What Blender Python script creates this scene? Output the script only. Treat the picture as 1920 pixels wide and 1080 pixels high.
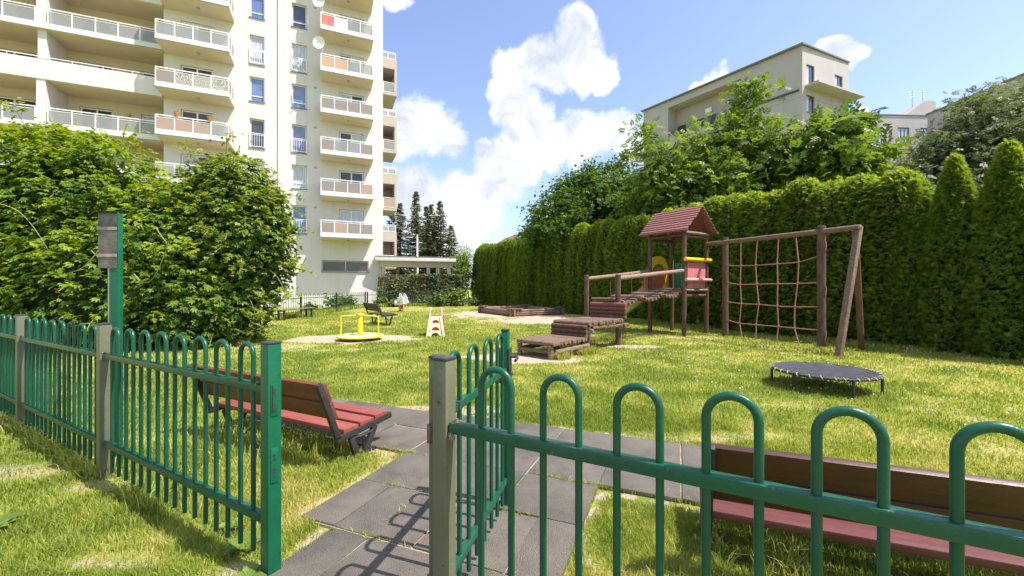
import bpy, bmesh, math
import numpy as np
from mathutils import Vector, Matrix
rng = np.random.default_rng(7)
R = math.radians
scene = bpy.context.scene
for o in list(bpy.data.objects):
    bpy.data.objects.remove(o)
COL = scene.collection

# ------------------------------------------------------------------ camera
cam = bpy.data.cameras.new('camera'); cam.lens = 14.625; cam.sensor_width = 36.0
cam.clip_start = 0.05; cam.clip_end = 3000
camo = bpy.data.objects.new('camera', cam); COL.objects.link(camo)
camo.location = (0, 0, 1.4); camo.rotation_euler = (R(90), 0, 0)
scene.camera = camo

# ------------------------------------------------------------------ sun, sky, exposure
SUN = Vector((0.463, -0.168, 0.870)).normalized()
sl = bpy.data.lights.new('sun', 'SUN'); sl.energy = 4.2; sl.angle = R(0.53); sl.color = (1.0, 0.94, 0.87)
so = bpy.data.objects.new('sun', sl); COL.objects.link(so)
so.rotation_euler = (-SUN).to_track_quat('-Z', 'Y').to_euler(); so.location = (20, -10, 40)
scene.view_settings.view_transform = 'Standard'; scene.view_settings.look = 'None'
scene.view_settings.exposure = 1.02; scene.view_settings.gamma = 1.0

world = bpy.data.worlds.new('World'); scene.world = world; world.use_nodes = True
def build_world():
    nt = world.node_tree; N = nt.nodes; L = nt.links
    for n in list(N): N.remove(n)
    def nd(t, **k):
        n = N.new(t)
        for a, b in k.items(): setattr(n, a, b)
        return n
    def math_(op, a, b=None, clamp=False):
        n = nd('ShaderNodeMath', operation=op); n.use_clamp = clamp
        for i, v in enumerate((a, b)):
            if v is None: continue
            if isinstance(v, (int, float)): n.inputs[i].default_value = v
            else: L.new(v, n.inputs[i])
        return n.outputs[0]
    out = nd('ShaderNodeOutputWorld'); tc = nd('ShaderNodeTexCoord')
    d = tc.outputs['Generated']
    sky = nd('ShaderNodeTexSky', sky_type='NISHITA'); sky.sun_disc = False
    sky.sun_elevation = math.asin(SUN.z); sky.sun_rotation = math.atan2(SUN.x, SUN.y)
    sky.air_density = 1.0; sky.dust_density = 1.2; sky.ozone_density = 4.0; sky.altitude = 100
    bg = nd('ShaderNodeBackground'); bg.inputs[1].default_value = 0.15
    hs = nd('ShaderNodeHueSaturation'); hs.inputs['Saturation'].default_value = 0.92; hs.inputs['Hue'].default_value = 0.508; hs.inputs['Value'].default_value = 0.97
    L.new(sky.outputs[0], hs.inputs['Color']); L.new(hs.outputs[0], bg.inputs[0])
    # cumulus: soft lumps given by directions, broken up by turbulence
    def noise(scale, detail, rough, vec):
        n = nd('ShaderNodeTexNoise'); n.inputs['Scale'].default_value = scale
        n.inputs['Detail'].default_value = detail; n.inputs['Roughness'].default_value = rough
        L.new(vec, n.inputs['Vector']); return n
    nA = noise(7.0, 5, 0.55, d)
    sub = nd('ShaderNodeVectorMath', operation='SUBTRACT'); L.new(nA.outputs['Color'], sub.inputs[0]); sub.inputs[1].default_value = (.5, .5, .5)
    sc = nd('ShaderNodeVectorMath', operation='SCALE'); L.new(sub.outputs[0], sc.inputs[0]); sc.inputs['Scale'].default_value = 0.11
    add = nd('ShaderNodeVectorMath', operation='ADD'); L.new(d, add.inputs[0]); L.new(sc.outputs[0], add.inputs[1])
    nrm = nd('ShaderNodeVectorMath', operation='NORMALIZE'); L.new(add.outputs[0], nrm.inputs[0]); dd = nrm.outputs[0]
    lumps = [(-172,300,74),(-205,285,70),(-135,285,55),(112,465,52),(122,425,66),(168,408,42),(55,410,62),(2,415,48),(5,365,52),
             (25,330,45),(0,312,36),(45,302,46),(135,282,66),(185,290,48),(75,262,52),(20,250,52),(-30,205,64),(-88,172,66),
             (-160,152,76),(-215,175,60),(-60,140,60),(8,222,46),(-60,265,20),(600,447,30),(625,430,22),(378,398,34),(345,378,24),
             (-225,538,30),(232,262,34),(640,330,18),(-130,105,70),
             (-700,430,150),(-860,260,150),(-1150,420,200),(1500,330,190),(1850,520,160),(2300,200,220)]
    dens = None
    def lump(v, rad, dens):
        dt = nd('ShaderNodeVectorMath', operation='DOT_PRODUCT'); L.new(dd, dt.inputs[0]); dt.inputs[1].default_value = v
        mr = nd('ShaderNodeMapRange'); mr.clamp = False
        mr.inputs['From Min'].default_value = math.cos(rad); mr.inputs['From Max'].default_value = 1.0
        mr.inputs['To Min'].default_value = 0.0; mr.inputs['To Max'].default_value = 1.0
        L.new(dt.outputs['Value'], mr.inputs['Value'])
        return mr.outputs[0] if dens is None else math_('SMOOTH_MAX', dens, mr.outputs[0]) if False else (mr.outputs[0] if dens is None else math_('MAXIMUM', dens, mr.outputs[0]))
    for (x, z, r) in lumps:
        v = Vector((x, 780, z)); ln = v.length; rad = r * (780 / ln) ** 1.4 / 780 * 1.0
        dens = lump(v.normalized(), rad, dens)
    for k in range(16):                                    # the same fair weather cumulus all round
        a = R(95 + k * 170 / 15 + (k * 37 % 11)); el = R(12 + (k * 53 % 45))
        v = Vector((math.sin(a) * math.cos(el), math.cos(a) * math.cos(el), math.sin(el)))
        dens = lump(v, R(6 + (k * 29 % 7)), dens)
        a = R(-95 - k * 20 - (k * 31 % 9)) if k < 5 else None
    dens = math_('MAXIMUM', dens, -1.2)
    nB = noise(16.0, 8, 0.62, d)
    fine = math_('MULTIPLY', math_('SUBTRACT', nB.outputs['Fac'], 0.5), 1.9)
    tot = math_('ADD', dens, fine)
    mr = nd('ShaderNodeMapRange'); mr.interpolation_type = 'SMOOTHSTEP'
    mr.inputs['From Min'].default_value = -0.02; mr.inputs['From Max'].default_value = 0.58
    L.new(tot, mr.inputs['Value'])
    nC = noise(9.0, 6, 0.6, dd)
    cr = nd('ShaderNodeValToRGB'); cr.color_ramp.elements[0].position = 0.3; cr.color_ramp.elements[1].position = 0.58
    cr.color_ramp.elements[0].color = (0.50, 0.56, 0.67, 1); cr.color_ramp.elements[1].color = (0.93, 0.95, 1.0, 1)
    L.new(nC.outputs['Fac'], cr.inputs[0])
    cb = nd('ShaderNodeBackground'); L.new(cr.outputs[0], cb.inputs[0]); cb.inputs[1].default_value = 0.62
    mx = nd('ShaderNodeMixShader'); L.new(mr.outputs[0], mx.inputs[0]); L.new(bg.outputs[0], mx.inputs[1]); L.new(cb.outputs[0], mx.inputs[2])
    L.new(mx.outputs[0], out.inputs[0])
build_world()

# ------------------------------------------------------------------ helpers
def link(o, parent=None):
    COL.objects.link(o)
    if parent is not None: o.parent = parent
    return o
def tag(o, label=None, cat=None, group=None, kind=None):
    if label: o['label'] = label
    if cat: o['category'] = cat
    if group: o['group'] = group
    if kind: o['kind'] = kind
    return o
def thing(name, label, cat, loc=(0, 0, 0), rz=0.0, group=None):
    o = bpy.data.objects.new(name, None); o.empty_display_size = 0.2
    link(o); o.location = loc; o.rotation_euler = (0, 0, rz)
    return tag(o, label, cat, group)
def copy_part(src, parent, loc=None, rot=None, scale=None):
    c = src.copy(); link(c, parent)
    if loc is not None: c.location = loc
    if rot is not None: c.rotation_euler = rot
    if scale is not None: c.scale = scale
    return c

class MB:
    def __init__(s): s.v = []; s.f = []
    def add(s, vs, fs):
        b = len(s.v); s.v += [tuple(x) for x in vs]; s.f += [tuple(b + i for i in f) for f in fs]; return s
    def box(s, x0, x1, y0, y1, z0, z1):
        return s.add([(x0,y0,z0),(x1,y0,z0),(x1,y1,z0),(x0,y1,z0),(x0,y0,z1),(x1,y0,z1),(x1,y1,z1),(x0,y1,z1)],
                     [(0,3,2,1),(4,5,6,7),(0,1,5,4),(1,2,6,5),(2,3,7,6),(3,0,4,7)])
    def obox(s, p0, p1, w, h, up=(0, 0, 1)):
        p0 = Vector(p0); p1 = Vector(p1); d = (p1 - p0).normalized(); up = Vector(up)
        sd = d.cross(up).normalized(); u = sd.cross(d)
        vs = []
        for p in (p0, p1):
            for a, b in ((-1,-1),(1,-1),(1,1),(-1,1)): vs.append(p + sd * (a * w / 2) + u * (b * h / 2))
        return s.add(vs, [(0,1,2,3),(7,6,5,4),(0,4,5,1),(1,5,6,2),(2,6,7,3),(3,7,4,0)])
    def tube(s, path, r, n=8, closed=False, cap=True):
        P = [Vector(p) for p in path]; m = len(P)
        rr = r if hasattr(r, '__len__') else [r] * m
        rings = []; prev = None
        for i in range(m):
            if closed: t = (P[(i + 1) % m] - P[i - 1])
            else: t = P[min(i + 1, m - 1)] - P[max(i - 1, 0)]
            t.normalize()
            if prev is None:
                a = Vector((0, 0, 1)) if abs(t.z) < .9 else Vector((1, 0, 0))
                x = t.cross(a).normalized()
            else:
                x = (prev - t * prev.dot(t)).normalized()
            prev = x; y = t.cross(x)
            rings.append([P[i] + (x * math.cos(2*math.pi*k/n) + y * math.sin(2*math.pi*k/n)) * rr[i] for k in range(n)])
        vs = [q for ring in rings for q in ring]; fs = []
        for i in range(m if closed else m - 1):
            j = (i + 1) % m
            for k in range(n):
                fs.append((i*n+k, i*n+(k+1)%n, j*n+(k+1)%n, j*n+k))
        if cap and not closed:
            fs.append(tuple(range(n))[::-1]); fs.append(tuple((m-1)*n + k for k in range(n)))
        return s.add(vs, fs)
    def prism(s, poly, z0, z1):
        n = len(poly)
        vs = [(x, y, z0) for x, y in poly] + [(x, y, z1) for x, y in poly]
        return s.add(vs, [tuple(range(n))[::-1], tuple(range(n, 2*n))] + [(i, (i+1) % n, n+(i+1) % n, n+i) for i in range(n)])
    def plate(s, poly, y0, y1):                 # polygon in xz, thickness in y
        n = len(poly)
        vs = [(x, y0, z) for x, z in poly] + [(x, y1, z) for x, z in poly]
        return s.add(vs, [tuple(range(n)), tuple(range(n, 2*n))[::-1]] + [(i, n+i, n+(i+1) % n, (i+1) % n) for i in range(n)])
    def mesh(s, name, m, smooth=False, bevel=0.0, seg=2):
        me = bpy.data.meshes.new(name); me.from_pydata(s.v, [], s.f)
        bm = bmesh.new(); bm.from_mesh(me); bmesh.ops.recalc_face_normals(bm, faces=bm.faces)
        if bevel > 0:
            es = [e for e in bm.edges if len(e.link_faces) == 2 and e.calc_face_angle(0) > 0.5]
            bmesh.ops.bevel(bm, geom=es, offset=bevel, segments=seg, affect='EDGES', profile=0.6)
        bm.to_mesh(me); bm.free()
        if m: me.materials.append(m)
        if smooth or bevel > 0:
            me.polygons.foreach_set('use_smooth', [True] * len(me.polygons))
            try: me.set_sharp_from_angle(angle=R(38))
            except Exception: pass
        return me
    def build(s, name, m, parent=None, smooth=False, bevel=0.0, seg=2, loc=None):
        o = bpy.data.objects.new(name, s.mesh(name, m, smooth, bevel, seg)); link(o, parent)
        if loc is not None: o.location = loc
        return o

def np_mesh(name, V, F, mat, tint=None, smooth=False):
    me = bpy.data.meshes.new(name); nv = len(V); nf = len(F); k = F.shape[1]
    me.vertices.add(nv); me.vertices.foreach_set('co', V.astype(np.float32).ravel())
    me.loops.add(nf * k); me.polygons.add(nf)
    me.polygons.foreach_set('loop_start', np.arange(0, nf * k, k, dtype=np.int32))
    me.loops.foreach_set('vertex_index', F.astype(np.int32).ravel())
    me.update(calc_edges=True)
    if tint is not None:
        a = me.attributes.new('tint', 'FLOAT', 'FACE'); a.data.foreach_set('value', tint.astype(np.float32))
    if smooth: me.polygons.foreach_set('use_smooth', np.ones(nf, bool))
    if mat: me.materials.append(mat)
    return me

# value noise (numpy) for lawn wear and leaf tints
_T = np.random.default_rng(3).random((256, 256))
def vnoise(x, y, s):
    x = np.asarray(x) * s + 71.3; y = np.asarray(y) * s + 33.7
    xi = np.floor(x).astype(int); yi = np.floor(y).astype(int); fx = x - xi; fy = y - yi
    fx = fx*fx*(3-2*fx); fy = fy*fy*(3-2*fy)
    g = lambda a, b: _T[a % 256, b % 256]
    return (g(xi,yi)*(1-fx)+g(xi+1,yi)*fx)*(1-fy) + (g(xi,yi+1)*(1-fx)+g(xi+1,yi+1)*fx)*fy
def fbm(x, y, s, o=4):
    t = 0; a = 0.5; n = 0
    for i in range(o): t = t + a * vnoise(x + i*13.1, y - i*7.7, s * 2**i); n += a; a *= .5
    return t / n

# ------------------------------------------------------------------ materials
def new_mat(name):
    m = bpy.data.materials.new(name); m.use_nodes = True
    return m, m.node_tree, m.node_tree.nodes['Principled BSDF']
def pm(name, c1, c2=None, scale=8.0, rough=0.6, bump=0.0, bscale=None, metal=0.0, spec=0.5, stretch=None, detail=6, coat=0.0, rvar=0.0, p0=.35, p1=.65, trans=0.0, chips=None, speck=None, streak=None):
    m, nt, b = new_mat(name); N = nt.nodes; L = nt.links
    c1 = tuple(c1) + (1,); c2 = tuple(c2) + (1,) if c2 else c1
    tc = N.new('ShaderNodeTexCoord'); vec = tc.outputs['Object']
    oi = N.new('ShaderNodeObjectInfo')
    ad = N.new('ShaderNodeVectorMath'); ad.operation = 'ADD'; L.new(vec, ad.inputs[0])
    ms = N.new('ShaderNodeMath'); ms.operation = 'MULTIPLY'; L.new(oi.outputs['Random'], ms.inputs[0]); ms.inputs[1].default_value = 37.0
    L.new(ms.outputs[0], ad.inputs[1]); vec = ad.outputs[0]
    if stretch:
        mp = N.new('ShaderNodeMapping'); mp.inputs['Scale'].default_value = stretch; L.new(vec, mp.inputs[0]); vec = mp.outputs[0]
    nz = N.new('ShaderNodeTexNoise'); nz.inputs['Scale'].default_value = scale; nz.inputs['Detail'].default_value = detail; nz.inputs['Roughness'].default_value = .6
    L.new(vec, nz.inputs['Vector'])
    cr = N.new('ShaderNodeValToRGB'); cr.color_ramp.elements[0].color = c1; cr.color_ramp.elements[1].color = c2
    cr.color_ramp.elements[0].position = p0; cr.color_ramp.elements[1].position = p1
    L.new(nz.outputs['Fac'], cr.inputs[0])
    csock = cr.outputs[0]
    def over(c, scale_, lo, hi, st=None, amount=1.0):
        v2 = vec
        if st:
            mp2 = N.new('ShaderNodeMapping'); mp2.inputs['Scale'].default_value = st; L.new(ad.outputs[0], mp2.inputs[0]); v2 = mp2.outputs[0]
        n3 = N.new('ShaderNodeTexNoise'); n3.inputs['Scale'].default_value = scale_; n3.inputs['Detail'].default_value = 5; n3.inputs['Roughness'].default_value = .65; L.new(v2, n3.inputs['Vector'])
        m3 = N.new('ShaderNodeMapRange'); m3.inputs['From Min'].default_value = lo; m3.inputs['From Max'].default_value = hi; m3.inputs['To Max'].default_value = amount; L.new(n3.outputs['Fac'], m3.inputs['Value'])
        x3 = N.new('ShaderNodeMix'); x3.data_type = 'RGBA'; L.new(m3.outputs[0], x3.inputs['Factor']); L.new(csock, x3.inputs[6]); x3.inputs[7].default_value = tuple(c) + (1,)
        return x3.outputs[2]
    for opt in (streak, speck, chips):
        if opt: csock = over(*opt)
    if rvar:
        hs = N.new('ShaderNodeHueSaturation'); mr = N.new('ShaderNodeMapRange')
        mr.inputs['To Min'].default_value = 1 - rvar; mr.inputs['To Max'].default_value = 1 + rvar
        L.new(oi.outputs['Random'], mr.inputs['Value']); L.new(mr.outputs[0], hs.inputs['Value']); L.new(csock, hs.inputs['Color'])
        L.new(hs.outputs[0], b.inputs['Base Color'])
    else: L.new(csock, b.inputs['Base Color'])
    b.inputs['Roughness'].default_value = rough; b.inputs['Metallic'].default_value = metal
    b.inputs['Specular IOR Level'].default_value = spec; b.inputs['Coat Weight'].default_value = coat
    if trans: b.inputs['Transmission Weight'].default_value = trans
    if bump:
        n2 = N.new('ShaderNodeTexNoise'); n2.inputs['Scale'].default_value = bscale or scale * 4; n2.inputs['Detail'].default_value = 8
        L.new(vec, n2.inputs['Vector']); bp = N.new('ShaderNodeBump'); bp.inputs['Strength'].default_value = bump; bp.inputs['Distance'].default_value = .02
        L.new(n2.outputs['Fac'], bp.inputs['Height']); L.new(bp.outputs[0], b.inputs['Normal'])
        mr = N.new('ShaderNodeMapRange'); mr.inputs['To Min'].default_value = max(.02, rough - .12); mr.inputs['To Max'].default_value = min(1, rough + .12)
        L.new(n2.outputs['Fac'], mr.inputs['Value']); L.new(mr.outputs[0], b.inputs['Roughness'])
    return m
def leaf_mat(name, stops, trans=0.35, rough=0.5, spec=0.35):
    m, nt, b = new_mat(name); N = nt.nodes; L = nt.links
    at = N.new('ShaderNodeAttribute'); at.attribute_name = 'tint'
    cr = N.new('ShaderNodeValToRGB'); e = cr.color_ramp.elements
    e[0].position = stops[0][0]; e[0].color = tuple(stops[0][1]) + (1,)
    e[1].position = stops[-1][0]; e[1].color = tuple(stops[-1][1]) + (1,)
    for p, c in stops[1:-1]: q = e.new(p); q.color = tuple(c) + (1,)
    oi = N.new('ShaderNodeObjectInfo'); ov = N.new('ShaderNodeMapRange'); ov.inputs['To Min'].default_value = .94; ov.inputs['To Max'].default_value = 1.14; L.new(oi.outputs['Random'], ov.inputs['Value'])
    hv = N.new('ShaderNodeHueSaturation'); L.new(ov.outputs[0], hv.inputs['Value']); L.new(cr.outputs[0], hv.inputs['Color'])
    L.new(at.outputs['Fac'], cr.inputs[0]); L.new(hv.outputs[0], b.inputs['Base Color'])
    b.inputs['Roughness'].default_value = rough; b.inputs['Specular IOR Level'].default_value = spec
    tr = N.new('ShaderNodeBsdfTranslucent')
    hs = N.new('ShaderNodeHueSaturation'); hs.inputs['Value'].default_value = 1.5; hs.inputs['Saturation'].default_value = 1.1; hs.inputs['Hue'].default_value = .485
    L.new(hv.outputs[0], hs.inputs['Color']); L.new(hs.outputs[0], tr.inputs['Color'])
    mx = N.new('ShaderNodeMixShader'); mx.inputs[0].default_value = trans
    L.new(b.outputs[0], mx.inputs[1]); L.new(tr.outputs[0], mx.inputs[2]); L.new(mx.outputs[0], N['Material Output'].inputs[0])
    return m

def glass_panel(name, c, clear):
    m = pm(name, tuple(x*.88 for x in c), c, 30, .35, stretch=(1, 1, .2)); N = m.node_tree.nodes; L = m.node_tree.links
    tr = N.new('ShaderNodeBsdfTransparent'); tr.inputs[0].default_value = (.86, .88, .87, 1); mx = N.new('ShaderNodeMixShader'); mx.inputs[0].default_value = clear
    L.new(N['Principled BSDF'].outputs[0], mx.inputs[1]); L.new(tr.outputs[0], mx.inputs[2]); L.new(mx.outputs[0], N['Material Output'].inputs[0])
    return m
M = {}
M['green'] = pm('green_paint', (.004,.066,.033), (.006,.086,.044), 6, .34, .12, 60, spec=.4, chips=((.16,.19,.16), 42, .68, .74), streak=((.030,.082,.055), 3.5, .45, .8, None, .7))
M['khaki'] = pm('khaki_paint', (.105,.105,.062), (.135,.135,.080), 5, .38, .1, 50, spec=.4, chips=((.05,.05,.035), 30, .66, .74), streak=((.16,.16,.12), 4, .45, .8, (1,1,.25), .6))
M['green_post'] = pm('green_post_paint', (.003,.092,.038), (.005,.115,.050), 5, .38, .12, 40, spec=.35, chips=((.02,.04,.025), 36, .66, .72), streak=((.02,.13,.075), 4, .45, .8, (1,1,.25), .6))
M['cap'] = pm('black_plastic', (.03,.03,.035), (.05,.05,.055), 20, .45, .1)
M['rust'] = pm('rusty_steel', (.10,.045,.025), (.20,.15,.12), 30, .7, .3)
M['steel'] = pm('dull_steel', (.30,.28,.25), (.45,.42,.37), 9, .38, .1, metal=.7)
M['foil'] = pm('weathered_sheet', (.045,.043,.036), (.24,.205,.165), 7, .3, .4, 12, metal=.3, p0=.3, p1=.7)
M['tape'] = pm('pale_strap', (.24,.21,.17), (.36,.32,.26), 20, .6)
M['bench_red'] = pm('red_bench_paint', (.205,.046,.034), (.260,.066,.048), 4, .42, .12, 30, stretch=(1, 8, 8), rvar=.08)
M['bench_brown'] = pm('maroon_bench_paint', (.100,.030,.024), (.135,.042,.034), 4, .36, .12, 30, stretch=(1, 8, 8), rvar=.08)
M['back_red'] = pm('shaded_red_back', (.115,.032,.018), (.165,.048,.028), 4, .45, .15, 30, stretch=(1, 8, 8), rvar=.06)  # backrest brown, with the shade on its rear side put into the colour
M['back_brown'] = pm('shaded_brown_back', (.050,.020,.011), (.078,.030,.018), 4, .42, .15, 30, stretch=(1, 8, 8), rvar=.06)  # likewise darker than the seat paint for the shaded rear of the backrest
M['iron'] = pm('black_iron', (.016,.015,.014), (.035,.030,.026), 25, .55, .25)
M['dark_wood'] = pm('dark_bench_wood', (.045,.035,.028), (.085,.065,.050), 6, .7, .2, stretch=(1,6,6))
M['log'] = pm('brown_log', (.070,.032,.018), (.145,.078,.048), 5, .75, .45, 20, stretch=(4,4,1), rvar=.15)
M['log_grey'] = pm('weathered_log', (.110,.066,.042), (.220,.145,.100), 5, .85, .4, 22, stretch=(1,6,6), rvar=.15)
M['log_red'] = pm('red_log', (.165,.048,.034), (.225,.080,.058), 5, .7, .3, 22, stretch=(1,5,5), rvar=.12)
M['beam'] = pm('handrail_log', (.165,.104,.070), (.290,.200,.145), 6, .8, .3, 22, stretch=(1,6,6), rvar=.1)
M['roof_red'] = pm('roof_slat_red', (.200,.066,.060), (.320,.135,.125), 9, .7, .3, 30, stretch=(1,6,6), rvar=.15)
M['pink'] = pm('faded_pink_board', (.52,.16,.175), (.60,.215,.225), 5, .5, .08, rvar=.06)
M['pinkbar'] = pm('pink_bar', (.58,.26,.27), (.66,.34,.34), 5, .5)
M['yellow'] = pm('yellow_paint', (.72,.43,.015), (.80,.52,.025), 6, .35, .05, coat=.2)
M['lemon'] = pm('lemon_paint', (.82,.62,.02), (.86,.68,.03), 6, .35, .05, coat=.2)
M['orange'] = pm('orange_panel', (.48,.105,.045), (.55,.14,.06), 5, .5)
M['slide_green'] = pm('slide_green', (.015,.17,.085), (.02,.22,.11), 5, .45)
M['rope'] = pm('red_rope', (.36,.13,.10), (.52,.24,.19), 60, .85, .4, 200)
M['mat'] = pm('trampoline_mat', (.028,.029,.034), (.050,.051,.058), 8, .55, .2, 90)
M['cord'] = pm('trampoline_cord', (.36,.32,.26), (.50,.45,.37), 30, .8)
M['cream_plastic'] = pm('cream_plastic', (.80,.68,.42), (.84,.74,.50), 5, .4)
M['red_plastic'] = pm('red_plastic', (.58,.045,.025), (.66,.07,.035), 5, .35)
M['white_plastic'] = pm('white_plastic', (.78,.76,.74), (.84,.82,.80), 5, .4)
M['plate'] = pm('tread_plate', (.42,.42,.42), (.55,.54,.52), 14, .5, .2, metal=.2)
M['rubber'] = pm('rubber_tile', (.108,.092,.073), (.162,.140,.114), 4, .92, .8, 150, rvar=.10, speck=((.27,.245,.21), 160, .56, .70, None, .6), streak=((.060,.054,.046), 2.2, .50, .68, None, .6), chips=((.20,.16,.115), 1.7, .60, .74, None, .5), detail=12, p0=.3, p1=.7)
M['wall'] = pm('cream_render', (.640,.596,.565), (.680,.638,.608), .35, .85, .08, 60, detail=8, streak=((.50,.475,.43), 1.3, .48, .80, (1,1,.06), .55))
M['wall_tan'] = pm('tan_render', (.600,.510,.390), (.640,.550,.430), .8, .85, .06, 60)
M['taupe'] = pm('taupe_render', (.40,.35,.295), (.44,.39,.33), .6, .85, .06, 60)
M['wall2'] = pm('offwhite_render', (.415,.378,.362), (.455,.418,.402), .3, .85, .05, 50, streak=((.33,.315,.295), 1.0, .50, .85, (1,1,.06), .5))
M['fascia'] = pm('white_fascia', (.62,.605,.57), (.69,.675,.64), 2, .7)
M['flash'] = pm('grey_flashing', (.16,.16,.15), (.22,.22,.21), 5, .5, metal=.3)
M['rail_white'] = pm('white_rail', (.78,.77,.75), (.82,.81,.79), 5, .4)
M['frame_white'] = pm('white_window_frame', (.74,.74,.73), (.80,.80,.79), 5, .4)
M['frame_dark'] = pm('dark_window_frame', (.045,.045,.05), (.07,.07,.075), 5, .4)
M['glass'] = pm('window_glass', (.030,.045,.075), (.05,.07,.11), 1.5, .04, spec=.9)
M['glass_blue'] = pm('blue_window_glass', (.10,.16,.34), (.16,.23,.44), 1.2, .05, spec=.9)
M['glass_dark'] = pm('dim_window_glass', (.028,.028,.028), (.055,.052,.048), 1.5, .06, spec=.7)
M['curtain'] = pm('curtained_glass', (.34,.37,.44), (.60,.61,.64), 3, .10, spec=.8, stretch=(9, 9, .4))
M['panel'] = glass_panel('frosted_panel', (.42,.42,.41), .50)
M['panel_tan'] = glass_panel('bamboo_screen', (.46,.33,.26), .12)
M['panel_brown'] = glass_panel('reed_screen', (.34,.29,.25), .18)
M['panel_speckle'] = pm('patterned_screen', (.12,.11,.10), (.60,.57,.50), 28, .6, p0=.45, p1=.55)
M['brick'] = pm('orange_brickwork', (.44,.27,.17), (.54,.36,.25), 20, .8)
M['cloth_white'] = pm('white_laundry', (.76,.76,.78), (.82,.82,.83), 6, .9)
M['cloth_red'] = pm('red_laundry', (.50,.09,.08), (.62,.25,.22), 3, .9)
M['terracotta'] = pm('terracotta', (.52,.17,.06), (.60,.22,.09), 10, .7)
M['wood_fence'] = pm('brown_fence_board', (.16,.075,.045), (.24,.12,.075), 5, .8, .2, stretch=(6,6,1), rvar=.15)
M['tile_roof'] = pm('brown_roof', (.17,.085,.055), (.25,.14,.10), 8, .8, .2)
M['concrete'] = pm('concrete', (.42,.40,.37), (.50,.48,.44), 3, .85, .1)
M['bark'] = pm('bark', (.060,.045,.032), (.125,.095,.070), 7, .9, .5, 25, stretch=(3,3,.7))
M['core'] = pm('dark_core', (.016,.026,.008), (.032,.040,.015), 6, 1.0, .6, 18, spec=.0)  # dark filler cores added inside foliage so no light shows through
M['soil'] = pm('soil', (.16,.105,.07), (.24,.17,.12), 9, .95, .3)
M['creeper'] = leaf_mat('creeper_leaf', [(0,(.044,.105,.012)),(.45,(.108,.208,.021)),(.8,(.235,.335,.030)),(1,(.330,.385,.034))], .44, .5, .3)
M['shrub'] = leaf_mat('shrub_leaf', [(0,(.038,.090,.013)),(.5,(.092,.175,.022)),(1,(.260,.310,.040))], .38, .45)
M['thuja'] = leaf_mat('thuja_spray', [(0,(.072,.128,.018)),(.5,(.155,.235,.032)),(.85,(.235,.318,.044)),(1,(.300,.380,.055))], .50, .6, .25)
M['maple'] = leaf_mat('maple_leaf', [(0,(.046,.100,.016)),(.5,(.092,.175,.024)),(1,(.175,.255,.038))], .45, .45)
M['ash'] = leaf_mat('ash_maple_leaf', [(0,(.068,.130,.018)),(.5,(.135,.215,.030)),(1,(.240,.310,.060))], .48, .45)
M['walnut'] = leaf_mat('walnut_leaf', [(0,(.065,.120,.020)),(.5,(.120,.195,.030)),(1,(.210,.270,.050))], .45, .42)
M['robinia'] = leaf_mat('grey_green_leaf', [(0,(.068,.100,.034)),(.5,(.120,.158,.056)),(1,(.215,.240,.105))], .38, .5)
M['spruce'] = leaf_mat('spruce_needles', [(0,(.050,.078,.030)),(.6,(.105,.140,.052)),(1,(.175,.200,.085))], .32, .6, .25)
M['ivy'] = leaf_mat('ivy_leaf', [(0,(.030,.058,.014)),(.5,(.090,.125,.030)),(1,(.270,.260,.090))], .3, .42)
M['flower'] = leaf_mat('flowering_shrub_leaf', [(0,(.040,.095,.018)),(.55,(.100,.175,.026)),(.85,(.200,.250,.030)),(1,(.620,.470,.030))], .35, .5)
M['grass'] = leaf_mat('grass_blade', [(0,(.165,.220,.034)),(.30,(.235,.290,.048)),(.60,(.345,.370,.078)),(.85,(.500,.440,.165)),(1,(.590,.500,.270))], .40, .55, .25)
M['weed'] = leaf_mat('weed_leaf', [(0,(.110,.190,.030)),(1,(.230,.300,.065))], .42, .45)
M['daisy'] = pm('daisy_white', (.80,.80,.76), (.84,.84,.80), 5, .7)


# ------------------------------------------------------------------ ground
TA = R(22)                                             # the path's turn against the view
ca, sa = math.cos(TA), math.sin(TA)
J = np.array([0.785, 3.344]); TS = 0.535
def to_path(x, y):
    dx = x - J[0]; dy = y - J[1]
    return dx * ca - dy * sa, dx * sa + dy * ca         # t (across), a (along)
def from_path(t, a): return (J[0] + t * ca + a * sa, J[1] - t * sa + a * ca)
def path_depth(x, y):                                   # >0 inside the tiled path (metres from its edge)
    t, a = to_path(np.asarray(x, float), np.asarray(y, float))
    d1 = np.minimum(np.minimum(t + 3*TS, -t), np.minimum(a + 6.2, -0.40 - a))
    d1 = np.minimum(np.minimum(t + np.where(a < -2.9*TS, 2.5*TS, 3*TS), -t), np.minimum(a + 6.2, 0.2 - a))
    d2 = np.minimum(np.minimum(a + 0.9*TS, 1.1*TS - a), np.minimum(t + 7*TS, 7*TS - t))
    return np.maximum(d1, d2)
WORN = [(-4.5,11.5,2.0,1.15,1.1),(.4,22.3,4.4,3.9,1.0),(1.4,17.6,2.8,1.9,1.0),(.25,8.3,1.25,.75,1.1),(2.9,9.9,.9,.35,.75),(5.2,11.6,1.1,.45,.6),
        (-3.75,3.15,.5,.22,.62),(-2.95,2.95,.3,.14,.6),(-2.0,2.12,.4,.10,.66),(-1.35,2.05,.2,.12,.7),(4.9,4.75,.5,.2,.5),(4.2,3.5,.5,.14,.5),
        (-.85,4.75,1.0,.25,.7),(1.6,3.9,1.2,.18,.55),(-5.9,9.9,1.6,.5,.62),(-4.6,9.3,1.2,.3,.5),(-2.4,24.0,3.5,1.3,.5),(.42,2.3,.10,.45,.6),(-7.0,12.5,1.2,.6,.35),(3.4,4.9,.4,.2,.5),(.9,6.4,.3,.18,.6)]
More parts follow.
